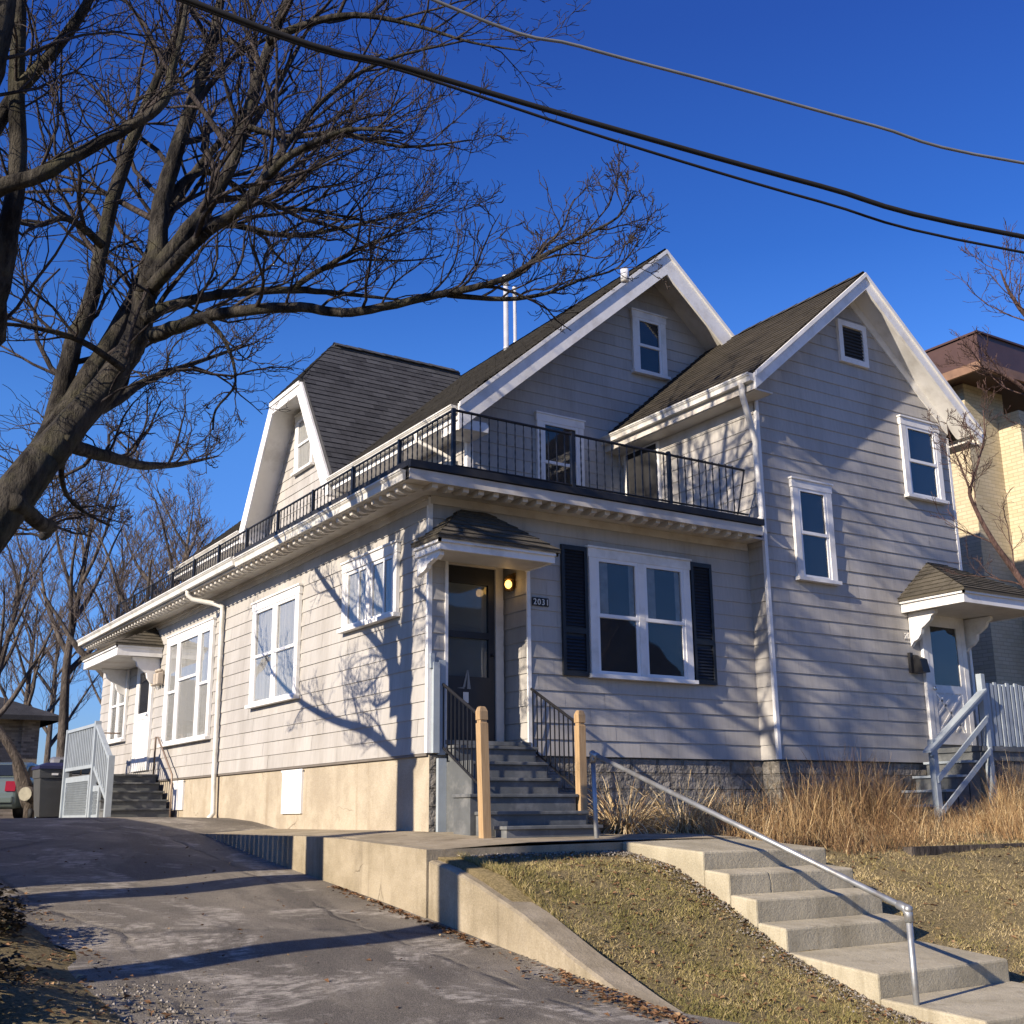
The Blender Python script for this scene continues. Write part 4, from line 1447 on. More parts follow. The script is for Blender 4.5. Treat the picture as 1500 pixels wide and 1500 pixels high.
def car(name, label, x, y, z, rot, paint, wagon):
    c = thing(name, label, 'car', (x, y, z))
    # profile along the length (front +), rear at 0
    W = .86
    low = [(0.0, .35), (0.02, .62), (.05, .88), (.12, .97)] + ([(.35, 1.02)] if wagon else [(.95, 1.03)]) + [(3.0, 1.0), (3.9, .86), (4.25, .70), (4.35, .40), (4.3, .26), (0.1, .24)]
    cabin = [(.10, .98), (.42, 1.38), (1.2, 1.46), (2.1, 1.42), (2.95, 1.0)] if wagon else [(.85, 1.02), (1.35, 1.36), (1.9, 1.43), (2.4, 1.40), (3.1, 1.0)]
    M = Matrix.Rotation(rot, 4, 'Z')
    o0 = V((x, y, z))
    def T(p):
        return tuple(o0 + M @ V(p))
    def loft(prof, rings):
        g = MB()
        L = [[T((wx * k, py * 1.0, pz)) for py, pz in prof] for wx, k in rings]
        n = len(prof)
        i = 0
        for r_ in L:
            g.v += r_
        for a in range(len(L) - 1):
            for b in range(n):
                g.f.append((a * n + b, a * n + (b + 1) % n, (a + 1) * n + (b + 1) % n, (a + 1) * n + b))
        g.f.append(tuple(range(n - 1, -1, -1)))
        g.f.append(tuple((len(L) - 1) * n + b for b in range(n)))
        g.t = [.5] * len(g.f)
        return g
    loft(low, [(-W, 1), (W, 1)]).build('body', paint, c, bevel=.07)
    loft(cabin, [(-W + .14, 1), (W - .14, 1)]).build('roof', paint, c, bevel=.08)
    g = MB()
    a, b = cabin[0], cabin[1]
    q = lambda t, dx, off: T((dx, a[0] + (b[0] - a[0]) * t - off, a[1] + (b[1] - a[1]) * t + off * .6))
    g.face([q(.1, -.58, .02), q(.1, .58, .02), q(.92, .50, .02), q(.92, -.50, .02)])
    for s_ in (-1, 1):
        xx = s_ * (W - .128)
        g.face([T((xx, cabin[0][0] + .35, 1.04)), T((xx, cabin[1][0] + .2, cabin[1][1] - .03)), T((xx, cabin[3][0] - .05, cabin[3][1] - .06)), T((xx, cabin[4][0] - .15, 1.04))])
    g.build('window', GLASSCAR, c)
    for s_ in (-1, 1):
        g = MB()
        P = [T((s_ * .60, -.012, .66)), T((s_ * .84, -.012, .66)), T((s_ * .84, .02, .90)), T((s_ * .60, .02, .90))]
        P2 = [T((s_ * .60, .06, .66)), T((s_ * .84, .06, .66)), T((s_ * .84, .09, .90)), T((s_ * .60, .09, .90))]
        g.v = P + P2
        g.f = [(0, 1, 2, 3), (7, 6, 5, 4), (0, 4, 5, 1), (1, 5, 6, 2), (2, 6, 7, 3), (3, 7, 4, 0)]
        g.t = [.5] * 6
        g.build('tail_light', TAILRED, c)
        for yy in (.85, 3.4):
            g = MB(); g.tube([T((s_ * .66, yy, .31)), T((s_ * .87, yy, .31))], .31, 18); wl = g.build('wheel', TYRE, c, True)
            g = MB(); g.tube([T((s_ * .86, yy, .31)), T((s_ * .882, yy, .31))], .19, 14); g.build('rim', CHROME, wl, True)
    g = MB(); i = [T(p) for p in ((-.80, -.05, .38), (.80, -.05, .38), (.80, -.05, .54), (-.80, -.05, .54), (-.80, .1, .38), (.80, .1, .38), (.80, .1, .54), (-.80, .1, .54))]
    g.v = i; g.f = [(0, 1, 2, 3), (7, 6, 5, 4), (0, 4, 5, 1), (1, 5, 6, 2), (2, 6, 7, 3), (3, 7, 4, 0)]; g.t = [.5] * 6
    g.build('bumper', paint, c, bevel=.03)
    return c


GLASSCAR = plain('car_glass', (0.02, 0.025, 0.03), .1, 3, .05, 0)
p = at(116, 1190, 27)
car('parked_car', 'silver hatchback parked behind the grey wheeled bin', p.x, p.y, -0.68, R(-10), CARS, True)
p = at(-34, 1190, 28)
car('parked_car', 'pale green-grey sedan at the far left behind the leaning trunk', p.x, p.y, -0.68, R(-26), CARG, False)

# neighbour's brick house, far left
nh = thing('brick_house', 'low mottled brick house with dark hip roof behind the parked cars', 'house', (-4, 31, -0.7))
g = MB(); g.box(-12, 1.55, 31.2, 40, -1, 2.75); g.box(1.2, 1.75, 31.05, 31.6, -1, 2.75); g.build('wall', GBRICK, nh)
g = MB()
e0, e1, f0, f1 = -12.7, 2.35, 30.5, 40.7
g.face([(e0, f0, 2.72), (e1, f0, 2.72), (-3, 35.6, 4.9), (-8, 35.6, 4.9)]); g.face([(e1, f0, 2.72), (e1, f1, 2.72), (-3, 35.6, 4.9)])
g.face([(e1, f1, 2.72), (e0, f1, 2.72), (-8, 35.6, 4.9), (-3, 35.6, 4.9)]); g.face([(e0, f1, 2.72), (e0, f0, 2.72), (-8, 35.6, 4.9)])
g.face([(e0, f0, 2.719), (e0, f1, 2.719), (e1, f1, 2.719), (e1, f0, 2.719)])
for a, b in (((e0, f0), (e1, f0)), ((e1, f0), (e1, f1)), ((e1, f1), (e0, f1)), ((e0, f1), (e0, f0))):
    g.face([(*a, 2.56), (*b, 2.56), (*b, 2.72), (*a, 2.72)])
g.build('roof', ROOF_X, nh)
for x0 in (-0.6, -3.4, -6.5):
    g = MB(); g.box(x0, x0 + 1.1, 31.14, 31.21, .7, 2.1); wn = g.build('window', plain('cream_trim', (0.50, 0.43, 0.28), .1, 4, .6, 0), nh)
    g = MB(); g.box(x0 + .1, x0 + 1.0, 31.12, 31.139, .8, 2.0); g.build('pane', GLASSCAR, wn)

# apartment building on the right
ab = thing('apartment_building', 'tall yellow brick apartment building with brown metal roof band', 'building', (20, 8, -1))
g = MB(); g.box(13.4, 14.68, 2.0, 22, -1.5, 7.74); g.box(14.681, 27, 3.1, 22, -1.5, 7.735); g.build('wall', YBRICK, ab)
g = MB(); g.box(14.42, 14.70, 1.5, 1.999, -1.5, 7.2); g.box(14.42, 14.70, 2.0, 3.099, -1.5, 7.2); g.build('pier', YBRICK, ab)
g = MB(); g.box(12.88, 28, 1.22, 23, 7.75, 7.84); g.build('soffit', BROWN, ab)
g = MB(); g.box(12.84, 28, 1.18, 23, 7.842, 8.42); g.box(12.80, 28, 1.14, 23, 8.421, 8.46); g.build('roof_band', BROWN, ab)
g = MB(); g.box(12.82, 12.879, 1.16, 23, 7.66, 7.84); g.box(12.88, 28, 1.16, 1.219, 7.66, 7.84); g.build('fascia', COPPER, ab)
for x0 in (15.0, 17.8, 20.6):
    for z0 in (-0.4, 2.3, 5.0):
        g = MB(); g.box(x0, x0 + 1.8, 3.04, 3.11, z0, z0 + 1.7); wn = g.build('window', BROWN, ab)
        for a in (.08, .94):
            g = MB(); g.box(x0 + a, x0 + a + .78, 3.01, 3.039, z0 + .08, z0 + 1.62); g.build('pane', GLASSCAR, wn)
        g = MB(); g.box(x0 - .1, x0 + 1.9, 3.0, 3.11, z0 - .09, z0 - .005); g.build('sill', CONC2, wn)

# house and trees added across the street, unseen, for the windows to mirror
oh = thing('added_street_house', 'dark two-storey house added across the street, unseen but mirrored in the front window', 'house', (22, -36, -2.3))
g = MB(); g.box(13, 31, -42, -31, -2.5, 4.6); g.build('wall', plain('dark_siding', (0.16, 0.14, 0.13), .15, 2, .8, .2), oh)
g = MB(); g.prism([(12.3, -30.4, 4.5), (12.3, -42.6, 4.5), (12.3, -36.5, 9.4)], (19.4, 0, 0)); g.build('roof', ROOF_X, oh)
for x0 in (14.5, 18.5, 22.5, 26.5):
    for z0 in (-1.2, 1.8):
        g = MB(); g.box(x0, x0 + 1.2, -31, -30.93, z0, z0 + 1.8); wn = g.build('window', WHITE, oh)
        g = MB(); g.box(x0 + .1, x0 + 1.1, -30.93, -30.9, z0 + .1, z0 + 1.7); g.build('pane', GLASSCAR, wn)

# board fence added beside the drive, out of view, to cast its shade
fn = thing('added_board_fence', 'weathered tall board fence added out of view left of the driveway to shade it', 'fence', (-6, 8, -0.7))
g = MB()
for k in range(160):
    y = -0.10 + k * .152
    g.box(-6.02, -5.998, y, y + .145, z_drive(y) - .1, 1.40 + (.006 if k % 2 else 0))
g.build('boards', FENCEW, fn)
g = MB()
for z in (-.3, 1.0):
    g.box(-6.06, -6.021, 0.0, 24.2, z, z + .09)
g.build('rail', FENCEW, fn)

# ------------------------------------------------------------------ trees
def catmull(P, n=4):
    out = []
    for i in range(len(P) - 1):
        p0, p1, p2, p3 = P[max(i - 1, 0)], P[i], P[i + 1], P[min(i + 2, len(P) - 1)]
        for k in range(n):
            t = k / n
            out.append(.5 * ((2 * p1) + (-p0 + p2) * t + (2 * p0 - 5 * p1 + 4 * p2 - p3) * t * t + (-p0 + 3 * p1 - 3 * p2 + p3) * t ** 3))
    out.append(P[-1])
    return out


class Tree:
    def __init__(s, seed, up=.10, kids=(7, 6, 5, 4), shrink=.52, wob=.22, maxlvl=3, minr=.0035, th=.009):
        s.r = random.Random(seed)
        s.br = MB()
        s.tw = MB()
        s.up, s.kids, s.shrink, s.wob, s.maxlvl, s.minr, s.th = up, kids, shrink, wob, maxlvl, minr, th

    def rv(s):
        while True:
            v = V((s.r.uniform(-1, 1), s.r.uniform(-1, 1), s.r.uniform(-1, 1)))
            if .05 < v.length < 1:
                return v.normalized()

    def grow(s, p, d, L, r, lvl):
        n = 6 if lvl <= 1 else (5 if lvl == 2 else 4)
        pts, rad = [p], [r]
        d = d.normalized()
        w = s.wob * (1.0 if lvl < 2 else 1.35)
        for k in range(n):
            d = (d + s.rv() * w + V((0, 0, s.up))).normalized()
            p = p + d * (L / n)
            pts.append(p)
            rad.append(max(s.minr, r * (1 - .72 * (k + 1) / n)))
        (s.br if lvl <= 1 else s.tw).tube(pts, rad, 6 if lvl <= 1 else (4 if lvl == 2 else 3), False)
        if lvl < s.maxlvl:
            s.along(pts, rad, L, lvl, .18)

    def along(s, pts, rad, L, lvl, t0=.2, kids=None, slen=None, dirb=None):
        kids = kids if kids is not None else s.kids[min(lvl, len(s.kids) - 1)]
        n = len(pts) - 1
        side = 1
        for j in range(kids):
            t = t0 + (1 - t0) * (j + s.r.uniform(.1, .9)) / kids
            f = t * n
            i = min(int(f), n - 1)
            q = pts[i].lerp(pts[i + 1], f - i)
            rr = rad[i] + (rad[i + 1] - rad[i]) * (f - i)
            tg = (pts[i + 1] - pts[i]).normalized()
            x = s.rv()
            x = (x - tg * x.dot(tg)).normalized()
            if x.z < -.3:
                x.z *= -.5
            if dirb is not None:
                x = (x + dirb * .8).normalized()
            ang = s.r.uniform(.45, .95)
            d = tg * math.cos(ang) + x * math.sin(ang)
            l_ = (slen if slen else L * s.shrink) * s.r.uniform(.7, 1.25) * (1.15 - .55 * t)
            s.grow(q, d, l_, max(s.minr, min(rr * .65, s.th * l_ + .002)), lvl + 1)


def make_tree(name, label, group, base, lim, tree, trunk_pts, trunk_r, bark, twig, sides=12):
    t = thing(name, label, 'tree', base, group)
    g = MB()
    g.tube(catmull(trunk_pts), [trunk_r[0] + (trunk_r[1] - trunk_r[0]) * k / (len(catmull(trunk_pts)) - 1) for k in range(len(catmull(trunk_pts)))], sides)
    g.build('trunk', bark, t, True)
    for P, Rr in lim:
        pts = catmull(P)
        rad = []
        m = len(P) - 1
        for k in range(len(pts)):
            f = k / (len(pts) - 1) * m
            i = min(int(f), m - 1)
            rad.append(Rr[i] + (Rr[i + 1] - Rr[i]) * (f - i))
        g = MB()
        g.tube([p + tree.rv() * rad[k] * .10 for k, p in enumerate(pts)], rad, 10)
        g.build('limb', bark, t, True)
    cr, k = tree.br, len(tree.br.v)
    cr.v += tree.tw.v
    cr.f += [tuple(i + k for i in f) for f in tree.tw.f]
    cr.t += tree.tw.t
    cr.build('crown', twig, t, True)
    return t


def pix(*q):
    return [at(x, y, d) for x, y, d, r in q], [r for x, y, d, r in q]


# big maple by the drive
T = Tree(7, up=.05, kids=(6, 6, 5, 4), wob=.36, th=.0135)
trunkA = [V((-6.75, -0.95, -1.7)), V((-6.3, -0.83, -0.6)), at(-60, 830, 10.36), at(62, 672, 11.08)]
LA = []
def L_(*q, kids=9, sl=2.2, t0=.12, prune=None):
    P, Rr = pix(*q)
    LA.append((P, Rr))
    pts = catmull(P)
    m = len(P) - 1
    rad = []
    for k in range(len(pts)):
        f = k / (len(pts) - 1) * m
        i = min(int(f), m - 1)
        rad.append(Rr[i] + (Rr[i + 1] - Rr[i]) * (f - i))
    T.along(pts, rad, 3, 0, t0, kids, sl)
L_((62, 672, 11.08, .182), (110, 620, 11.35, .155), (170, 545, 11.75, .135), (200, 490, 12.0, .126), (213, 430, 12.1, .12), kids=3, sl=1.6)
L_((213, 432, 12.1, .12), (230, 370, 12.2, .108), (236, 300, 12.4, .098), (258, 225, 12.6, .086), (282, 150, 12.8, .073), (305, 85, 13, .07), (318, 25, 13.2, .055), (332, -60, 13.4, .04), (345, -180, 13.6, .02), kids=14, sl=2.4)
L_((218, 415, 12.05, .095), (265, 350, 12.2, .082), (305, 300, 12.3, .074), (340, 240, 12.4, .067), (356, 190, 12.5, .062), (378, 115, 12.6, .066), (402, 50, 12.7, .055), (432, -25, 12.8, .045), (470, -130, 13, .02), kids=15, sl=2.5)
L_((225, 420, 11.95, .075), (290, 350, 11.7, .062), (345, 312, 11.5, .055), (393, 258, 11.3, .046), (430, 225, 11.2, .036), (510, 190, 11.1, .022), (590, 195, 11, .01), kids=12, sl=1.7)
L_((345, 312, 11.5, .04), (400, 240, 11.9, .035), (470, 150, 12.2, .028), (560, 90, 12.4, .02), (680, 60, 12.6, .009), kids=11, sl=1.7)
L_((390, 60, 12.6, .05), (450, 35, 12.6, .042), (520, 22, 12.6, .034), (600, 35, 12.6, .022), (690, 62, 12.6, .014), (770, 75, 12.6, .007), kids=10, sl=1.5)
L_((360, 185, 12.5, .04), (420, 200, 12.6, .032), (500, 195, 12.7, .026), (590, 215, 12.8, .018), (690, 205, 12.9, .008), kids=11, sl=1.5)
L_((58, 682, 11.15, .13), (85, 600, 11.75, .108), (107, 507, 12.0, .096), (133, 443, 12.2, .086), (149, 363, 12.4, .077), (171, 272, 12.5, .078), (200, 190, 12.6, .064), (235, 105, 12.7, .05), (262, 35, 12.8, .04), (285, -60, 12.9, .028), (300, -160, 13, .015), kids=13, sl=2.2)
L_((40, 690, 11.2, .13), (110, 585, 11.8, .12), (160, 505, 12.2, .105), (195, 440, 12.6, .085), (222, 370, 13.0, .07), (260, 290, 13.4, .055), (330, 200, 13.8, .04), (420, 130, 14.2, .02), kids=10, sl=2.2)
L_((222, 492, 11.9, .085), (262, 478, 11.7, .07), (300, 465, 11.55, .062), (360, 455, 11.3, .055), (440, 450, 11.1, .049), (500, 458, 10.95, .044), (560, 450, 10.8, .04), (640, 432, 10.7, .035), kids=9, sl=1.3)
L_((640, 432, 10.7, .036), (690, 422, 10.65, .032), (740, 408, 10.6, .028), (790, 378, 10.6, .022), (860, 343, 10.6, .015), (905, 318, 10.6, .010), (930, 285, 10.6, .005), kids=13, sl=.85, t0=.02)
L_((655, 432, 10.7, .028), (740, 438, 10.8, .022), (800, 430, 10.9, .017), (850, 410, 10.9, .012), (905, 392, 10.9, .009), (938, 350, 10.9, .004), kids=11, sl=.75, t0=.05)
L_((212, 468, 11.95, .065), (245, 450, 12, .06), (300, 436, 12.1, .052), (360, 428, 12.2, .045), (430, 425, 12.3, .038), (500, 430, 12.4, .026), (590, 440, 12.4, .010), kids=10, sl=1.2)
L_((425, 425, 12.3, .035), (470, 395, 12.2, .03), (520, 368, 12.1, .022), (580, 340, 12.1, .012), (660, 300, 12, .005), kids=9, sl=1.2)
L_((90, 650, 11.2, .076), (128, 660, 11.7, .070), (170, 672, 12.4, .062), (215, 682, 13.85, .052), (262, 680, 15.4, .036), (320, 668, 16.6, .008), kids=17, sl=1.3)
L_((110, 610, 11.3, .075), (165, 590, 12.2, .062), (210, 560, 13.1, .046), (260, 540, 13.8, .034), (320, 520, 14.8, .022), (380, 500, 16, .008), kids=16, sl=1.4)
L_((20, 735, 10.6, .085), (58, 766, 11.2, .075), (74, 771, 12.0, .065), (66, 783, 13.0, .055), (62, 785, 14.1, .042), (66, 772, 15.1, .028), (90, 745, 16.2, .010), kids=17, sl=1.2)
L_((100, 640, 11.1, .035), (90, 700, 11.6, .028), (110, 740, 12, .02), (160, 770, 12.4, .010), kids=7, sl=1.0)
L_((300, 465, 11.5, .03), (330, 500, 11.4, .02), (345, 560, 11.3, .012), (316, 600, 11.3, .012), (312, 630, 11.3, .010), kids=6, sl=.7)
L_((180, 540, 11.6, .04), (120, 500, 11.0, .03), (50, 480, 10.6, .02), (-30, 470, 10.2, .01), kids=9, sl=1.2)
L_((150, 360, 11.5, .045), (100, 320, 11.2, .035), (50, 330, 10.9, .022), (-20, 310, 10.6, .01), kids=9, sl=1.4)
L_((240, 300, 12.4, .05), (300, 250, 13, .04), (390, 300, 13.4, .03), (470, 310, 13.8, .02), (560, 330, 14, .008), kids=11, sl=1.6)
L_((236, 380, 12.2, .05), (320, 330, 12.8, .04), (420, 345, 13.2, .03), (520, 330, 13.5, .02), (640, 300, 13.8, .008), kids=12, sl=1.6)
make_tree('maple_tree', 'huge bare maple leaning over the driveway, limbs spread across the left sky', None, (-6.75, -0.95, -1.4), LA, T, trunkA, (.30, .18), BARK, TWIG, 14)

# second maple, nearer the street; its limbs cross the upper left corner
T = Tree(21, up=.06, kids=(6, 5, 5, 4), wob=.3)
LA = []
trunkB = [V((-8.5, -4.22, -1.9)), V((-8.3, -4.1, 0.0)), V((-7.9, -3.95, 1.8)), V((-7.5, -3.9, 3.2))]
def LW(*q, kids=10, sl=2.4, t0=.1):
    P = [a if isinstance(a, V) else V(a) for a, r in q]
    Rr = [r for a, r in q]
    LA.append((P, Rr))
    pts = catmull(P)
    m = len(P) - 1
    rad = []
    for k in range(len(pts)):
        f = k / (len(pts) - 1) * m
        i = min(int(f), m - 1)
        rad.append(Rr[i] + (Rr[i + 1] - Rr[i]) * (f - i))
    T.along(pts, rad, 3, 0, t0, kids, sl)
o = V((-7.5, -3.9, 3.2))
LW((o, .16), (at(-60, 500, 8.6), .12), (at(-8, 440, 8.6), .09), (at(12, 340, 8.6), .075), (at(26, 240, 8.7), .065), (at(25, 120, 8.8), .06), (at(28, 0, 8.9), .05), (at(32, -140, 9), .03), kids=9, sl=1.3, t0=.2)
LW((at(-50, 310, 8.4), .07), (at(0, 275, 8.3), .062), (at(60, 255, 8.3), .055), (at(115, 225, 8.4), .048), (at(190, 185, 8.5), .04), (at(240, 150, 8.6), .035), (at(252, 100, 8.7), .03), (at(268, 40, 8.8), .022), (at(280, -40, 8.9), .012), kids=12, sl=1.1)
LW((at(-60, 260, 8.8), .07), (at(-10, 190, 8.8), .062), (at(28, 130, 8.8), .055), (at(70, 85, 8.8), .048), (at(122, 15, 8.8), .038), (at(160, -60, 8.9), .02), kids=9, sl=1.2)
LW((o, .16), (at(-80, 330, 8.2), .13), (at(-28, 150, 8.2), .10), (at(-4, 60, 8.3), .09), (at(14, -60, 8.4), .07), (at(30, -260, 8.6), .03), kids=8, sl=1.5, t0=.4)
# limbs over the drive, left of the frame; they shade the front walls
LW((o, .16), ((-7.3, -3.5, 4.8), .13), ((-7.1, -3.1, 5.9), .10), ((-6.8, -2.8, 6.9), .06), ((-6.3, -2.5, 7.7), .02), kids=6, sl=1.5)
LW((o, .13), ((-7.9, -3.2, 4.6), .11), ((-8.1, -2.7, 5.8), .09), ((-8.1, -2.3, 6.8), .06), ((-7.9, -2.1, 7.7), .02), kids=6, sl=1.5)
LW((o, .13), ((-8.3, -3.8, 5.0), .12), ((-9.0, -3.4, 6.4), .09), ((-9.4, -3.0, 7.6), .06), ((-9.8, -2.6, 8.4), .02), kids=6, sl=1.5)
LW(((-7.2, -3.4, 5.2), .08), ((-6.2, -3.0, 5.9), .065), ((-5.4, -2.8, 6.3), .045), ((-4.8, -2.8, 6.6), .02), kids=8, sl=1.5)
LW(((-8.1, -2.7, 5.9), .07), ((-9.1, -2.3, 6.4), .06), ((-10.2, -2.2, 6.9), .045), ((-11.2, -2.3, 7.4), .02), kids=9, sl=1.6)
make_tree('maple_tree', 'dark bare maple limbs crossing the top left corner in front of the bigger maple', None, (-8.5, -4.22, -1.7), LA, T, trunkB, (.2, .17), BARK, TWIG, 12)


def bg_tree(label, px, d, Hh, seed, lean=(0, 0), r=.16, split=.35, n=9, spread=.5, group='bare trees behind the house', bark=BARK2, twig=TWIG2, base=None, lv=3, name='bare_tree', kids=(5, 6, 5, 4)):
    b = at(px, 1190, d) if base is None else V(base)
    b.z = -0.75 if base is None else b.z
    T = Tree(seed, up=.10, kids=kids, wob=.2, maxlvl=lv, minr=.006 if d > 20 else .003)
    rr = random.Random(seed)
    top = b + V((lean[0], lean[1], Hh * .8))
    mid = b.lerp(top, .5) + V((rr.uniform(-.3, .3), rr.uniform(-.3, .3), 0))
    tr = [b, b.lerp(mid, .5), mid, mid.lerp(top, .5), top]
    lim = []
    for k in range(n):
        t = split + (1 - split) * (k + .5) / n
        f = t * 4
        i = min(int(f), 3)
        q = tr[i].lerp(tr[i + 1], f - i)
        a = k * 2.4 + rr.uniform(-.4, .4)
        d_ = V((math.cos(a) * spread, math.sin(a) * spread, .8 + .25 * t)).normalized()
        L = Hh * .42 * (1.15 - .6 * t)
        r0 = r * (1 - .75 * t) * .75
        P = [q]
        for j in range(4):
            d_ = (d_ + T.rv() * .16 + V((0, 0, .05))).normalized()
            P.append(P[-1] + d_ * L / 4)
        Rr = [r0 * (1 - .8 * j / 4) for j in range(5)]
        lim.append((P, Rr))
        pts = catmull(P, 2)
        T.along(pts, [Rr[0] + (Rr[-1] - Rr[0]) * m / (len(pts) - 1) for m in range(len(pts))], L, 0, .1, None, L * .5)
    return make_tree(name, label, group, tuple(b), lim, T, tr, (r, r * .2), bark, twig, 8)


bg_tree('tall straight bare tree beyond the wheeled bin', 86, 30, 10.5, 31, (.25, 0), .17, .42, 10, .6)
bg_tree('bare tree by the back corner of the house, trunk leaning right', 120, 26, 8.5, 32, (2.3, .5), .2, .3, 10, .7)
bg_tree('slim bare tree rising just left of the side door hood', 138, 33, 9.5, 33, (.3, 0), .13, .35, 9, .5)
bg_tree('bare tree above the brick house roof at the left edge', 18, 42, 10, 34, (.2, 0), .16, .3, 10, .7)
bg_tree('far bare tree seen between the brick house and the tall straight tree', 62, 52, 12, 35, (0, 0), .18, .3, 11, .7)
bg_tree('bare tree whose fine crown shows above the rear deck railing', 238, 44, 13, 36, (.3, 0), .2, .35, 11, .6)
bg_tree('far bare tree with purplish twigs right behind the rear roof', 300, 60, 15.5, 37, (0, 0), .2, .4, 11, .6)
bg_tree('far bare tree with purplish twigs behind the rear left roof corner', 165, 58, 13, 38, (0, 0), .2, .3, 11, .7)
bg_tree('bare tree mostly beyond the left edge behind the pale sedan', -45, 34, 10, 39, (1, 0), .17, .3, 10, .7)

bg_tree('added street tree across the road, unseen but mirrored in the front window', 0, 1, 13, 61, (.4, 0), .24, .25, 12, .7, group='added street trees across the road', base=(20, -26, -2.3))  # unseen trees added over the road for the panes to mirror
bg_tree('second added street tree across the road, unseen but mirrored in the door glass', 0, 1, 12, 62, (-.3, 0), .22, .25, 12, .7, group='added street trees across the road', base=(33, -27, -2.3))

# leaning trunk with a sawn limb near the parked cars
lt_ = thing('leaning_tree', 'leaning tree trunk with a pale sawn limb end in front of the parked cars', 'tree', tuple(at(42, 1197, 24)))
g = MB(); P = [at(42, 1200, 24), at(43, 1165, 24), at(34, 1135, 24), at(18, 1100, 24), at(-8, 1062, 24), at(-60, 1010, 24), at(-120, 930, 24)]
g.tube(catmull(P), [.12 - .002 * k for k in range(len(catmull(P)))], 10); g.build('trunk', BARK2, lt_, True)
g = MB(); P = [at(40, 1180, 24), at(28, 1140, 24.3), at(24, 1105, 24.4)]; g.tube(catmull(P), [.11, .11, .11, .10, .10, .10, .10, .09, .09], 10); g.build('limb', BARK2, lt_, True)
c = at(37, 1163, 23.75); n = (CAM - c).normalized() + V((-.6, 0, 0)); n.normalize()
g = MB(); g.tube([c - n * .25, c], .15, 14); g.build('sawn_limb', BARK2, lt_, True)
g = MB(); g.tube([c, c + n * .01], .14, 14); g.build('cut_face', CUTWOOD, lt_)

# slender crab apple on the right, in front of the apartment building
T = Tree(51, up=.05, kids=(5, 5, 5, 4), wob=.25, minr=.003)
LA = []
L_((1600, 985, 14.5, .06), (1540, 910, 14.6, .05), (1490, 842, 14.8, .04), (1450, 785, 15, .032), (1424, 735, 15.1, .024), (1420, 715, 15.1, .02), kids=7, sl=1.0)
L_((1421, 718, 15.1, .018), (1432, 680, 15.2, .014), (1442, 640, 15.3, .010), (1440, 600, 15.4, .005), kids=7, sl=.6)
L_((1421, 718, 15.1, .016), (1408, 685, 15.1, .012), (1396, 655, 15.1, .008), (1388, 625, 15.1, .004), kids=6, sl=.5)
L_((1600, 700, 14.5, .05), (1550, 620, 14.4, .04), (1500, 570, 14.3, .03), (1460, 545, 14.2, .02), (1425, 535, 14.2, .008), kids=10, sl=.9)
L_((1620, 600, 14, .05), (1560, 500, 14, .04), (1510, 470, 14, .03), (1480, 430, 14, .02), (1465, 395, 14, .008), kids=11, sl=.9)
make_tree('crab_apple_tree', 'thin reddish-twigged tree at the right edge before the yellow brick building', None, tuple(at(1640, 1150, 14.5)), LA, T, [at(1650, 1180, 14.5), at(1640, 1080, 14.5), at(1600, 985, 14.5)], (.09, .06), TWIGR, TWIGR, 8)

# ------------------------------------------------------------------ overhead cables
def cable(label, q, r, mat):
    P = []
    n = len(q)
    for x, y, d in q:
        P.append(at(x, y, d))
    a = P[0] + (P[0] - P[1]) * 4 + V((0, 0, .6))
    b = P[-1] + (P[-1] - P[-2]) * 4 + V((0, 0, .5))
    pts = catmull([a] + P + [b], 6)
    g = MB(); g.tube(pts, r, 8)
    tag(g.build('overhead_cable', mat, None, True), label, 'cable', 'cables strung across the sky')
cable('thick black cable sloping across the sky, uppermost of the black pair', [(270, -2, 6.6), (600, 101, 7.0), (900, 189, 7.4), (1200, 272, 7.85), (1500, 347, 8.3)], .0175, CABLE)
cable('thinner black cable sloping across the sky just under the thick one', [(270, 3, 6.7), (600, 107, 7.1), (900, 206, 7.5), (1200, 295, 7.95), (1500, 370, 8.4)], .0095, CABLE)
cable('thin pale grey cable highest in the sky', [(640, 2, 7.0), (850, 68, 7.3), (1060, 124, 7.6), (1280, 184, 7.95), (1500, 239, 8.3)], .0105, CABLEG)

# ------------------------------------------------------------------ planting, grass, leaves
rg = random.Random(77)
def ribbon(g, b, d, L, w_, bend, tn, seg=3):
    """one grass blade or dry stalk"""
    d = V(d).normalized()
    sd = d.cross(V((0, 0, 1)))
    if sd.length < 1e-3:
        sd = V((1, 0, 0))
    a = rg.uniform(0, 6.28)
    sd = V((math.cos(a), math.sin(a), 0)) * w_
    p = V(b)
    prev = None
    for k in range(seg + 1):
        t = k / seg
        q = (sd * (1 - t * .75))
        cur = (p - q, p + q)
        if prev:
            g.face([prev[0], prev[1], cur[1], cur[0]], tn)
        prev = cur
        d = (d + V((0, 0, -bend)) + V((rg.uniform(-.1, .1), rg.uniform(-.1, .1), 0))).normalized()
        p = p + d * (L / seg)


def bed_z(x, y):
    return z_ground(x, y)

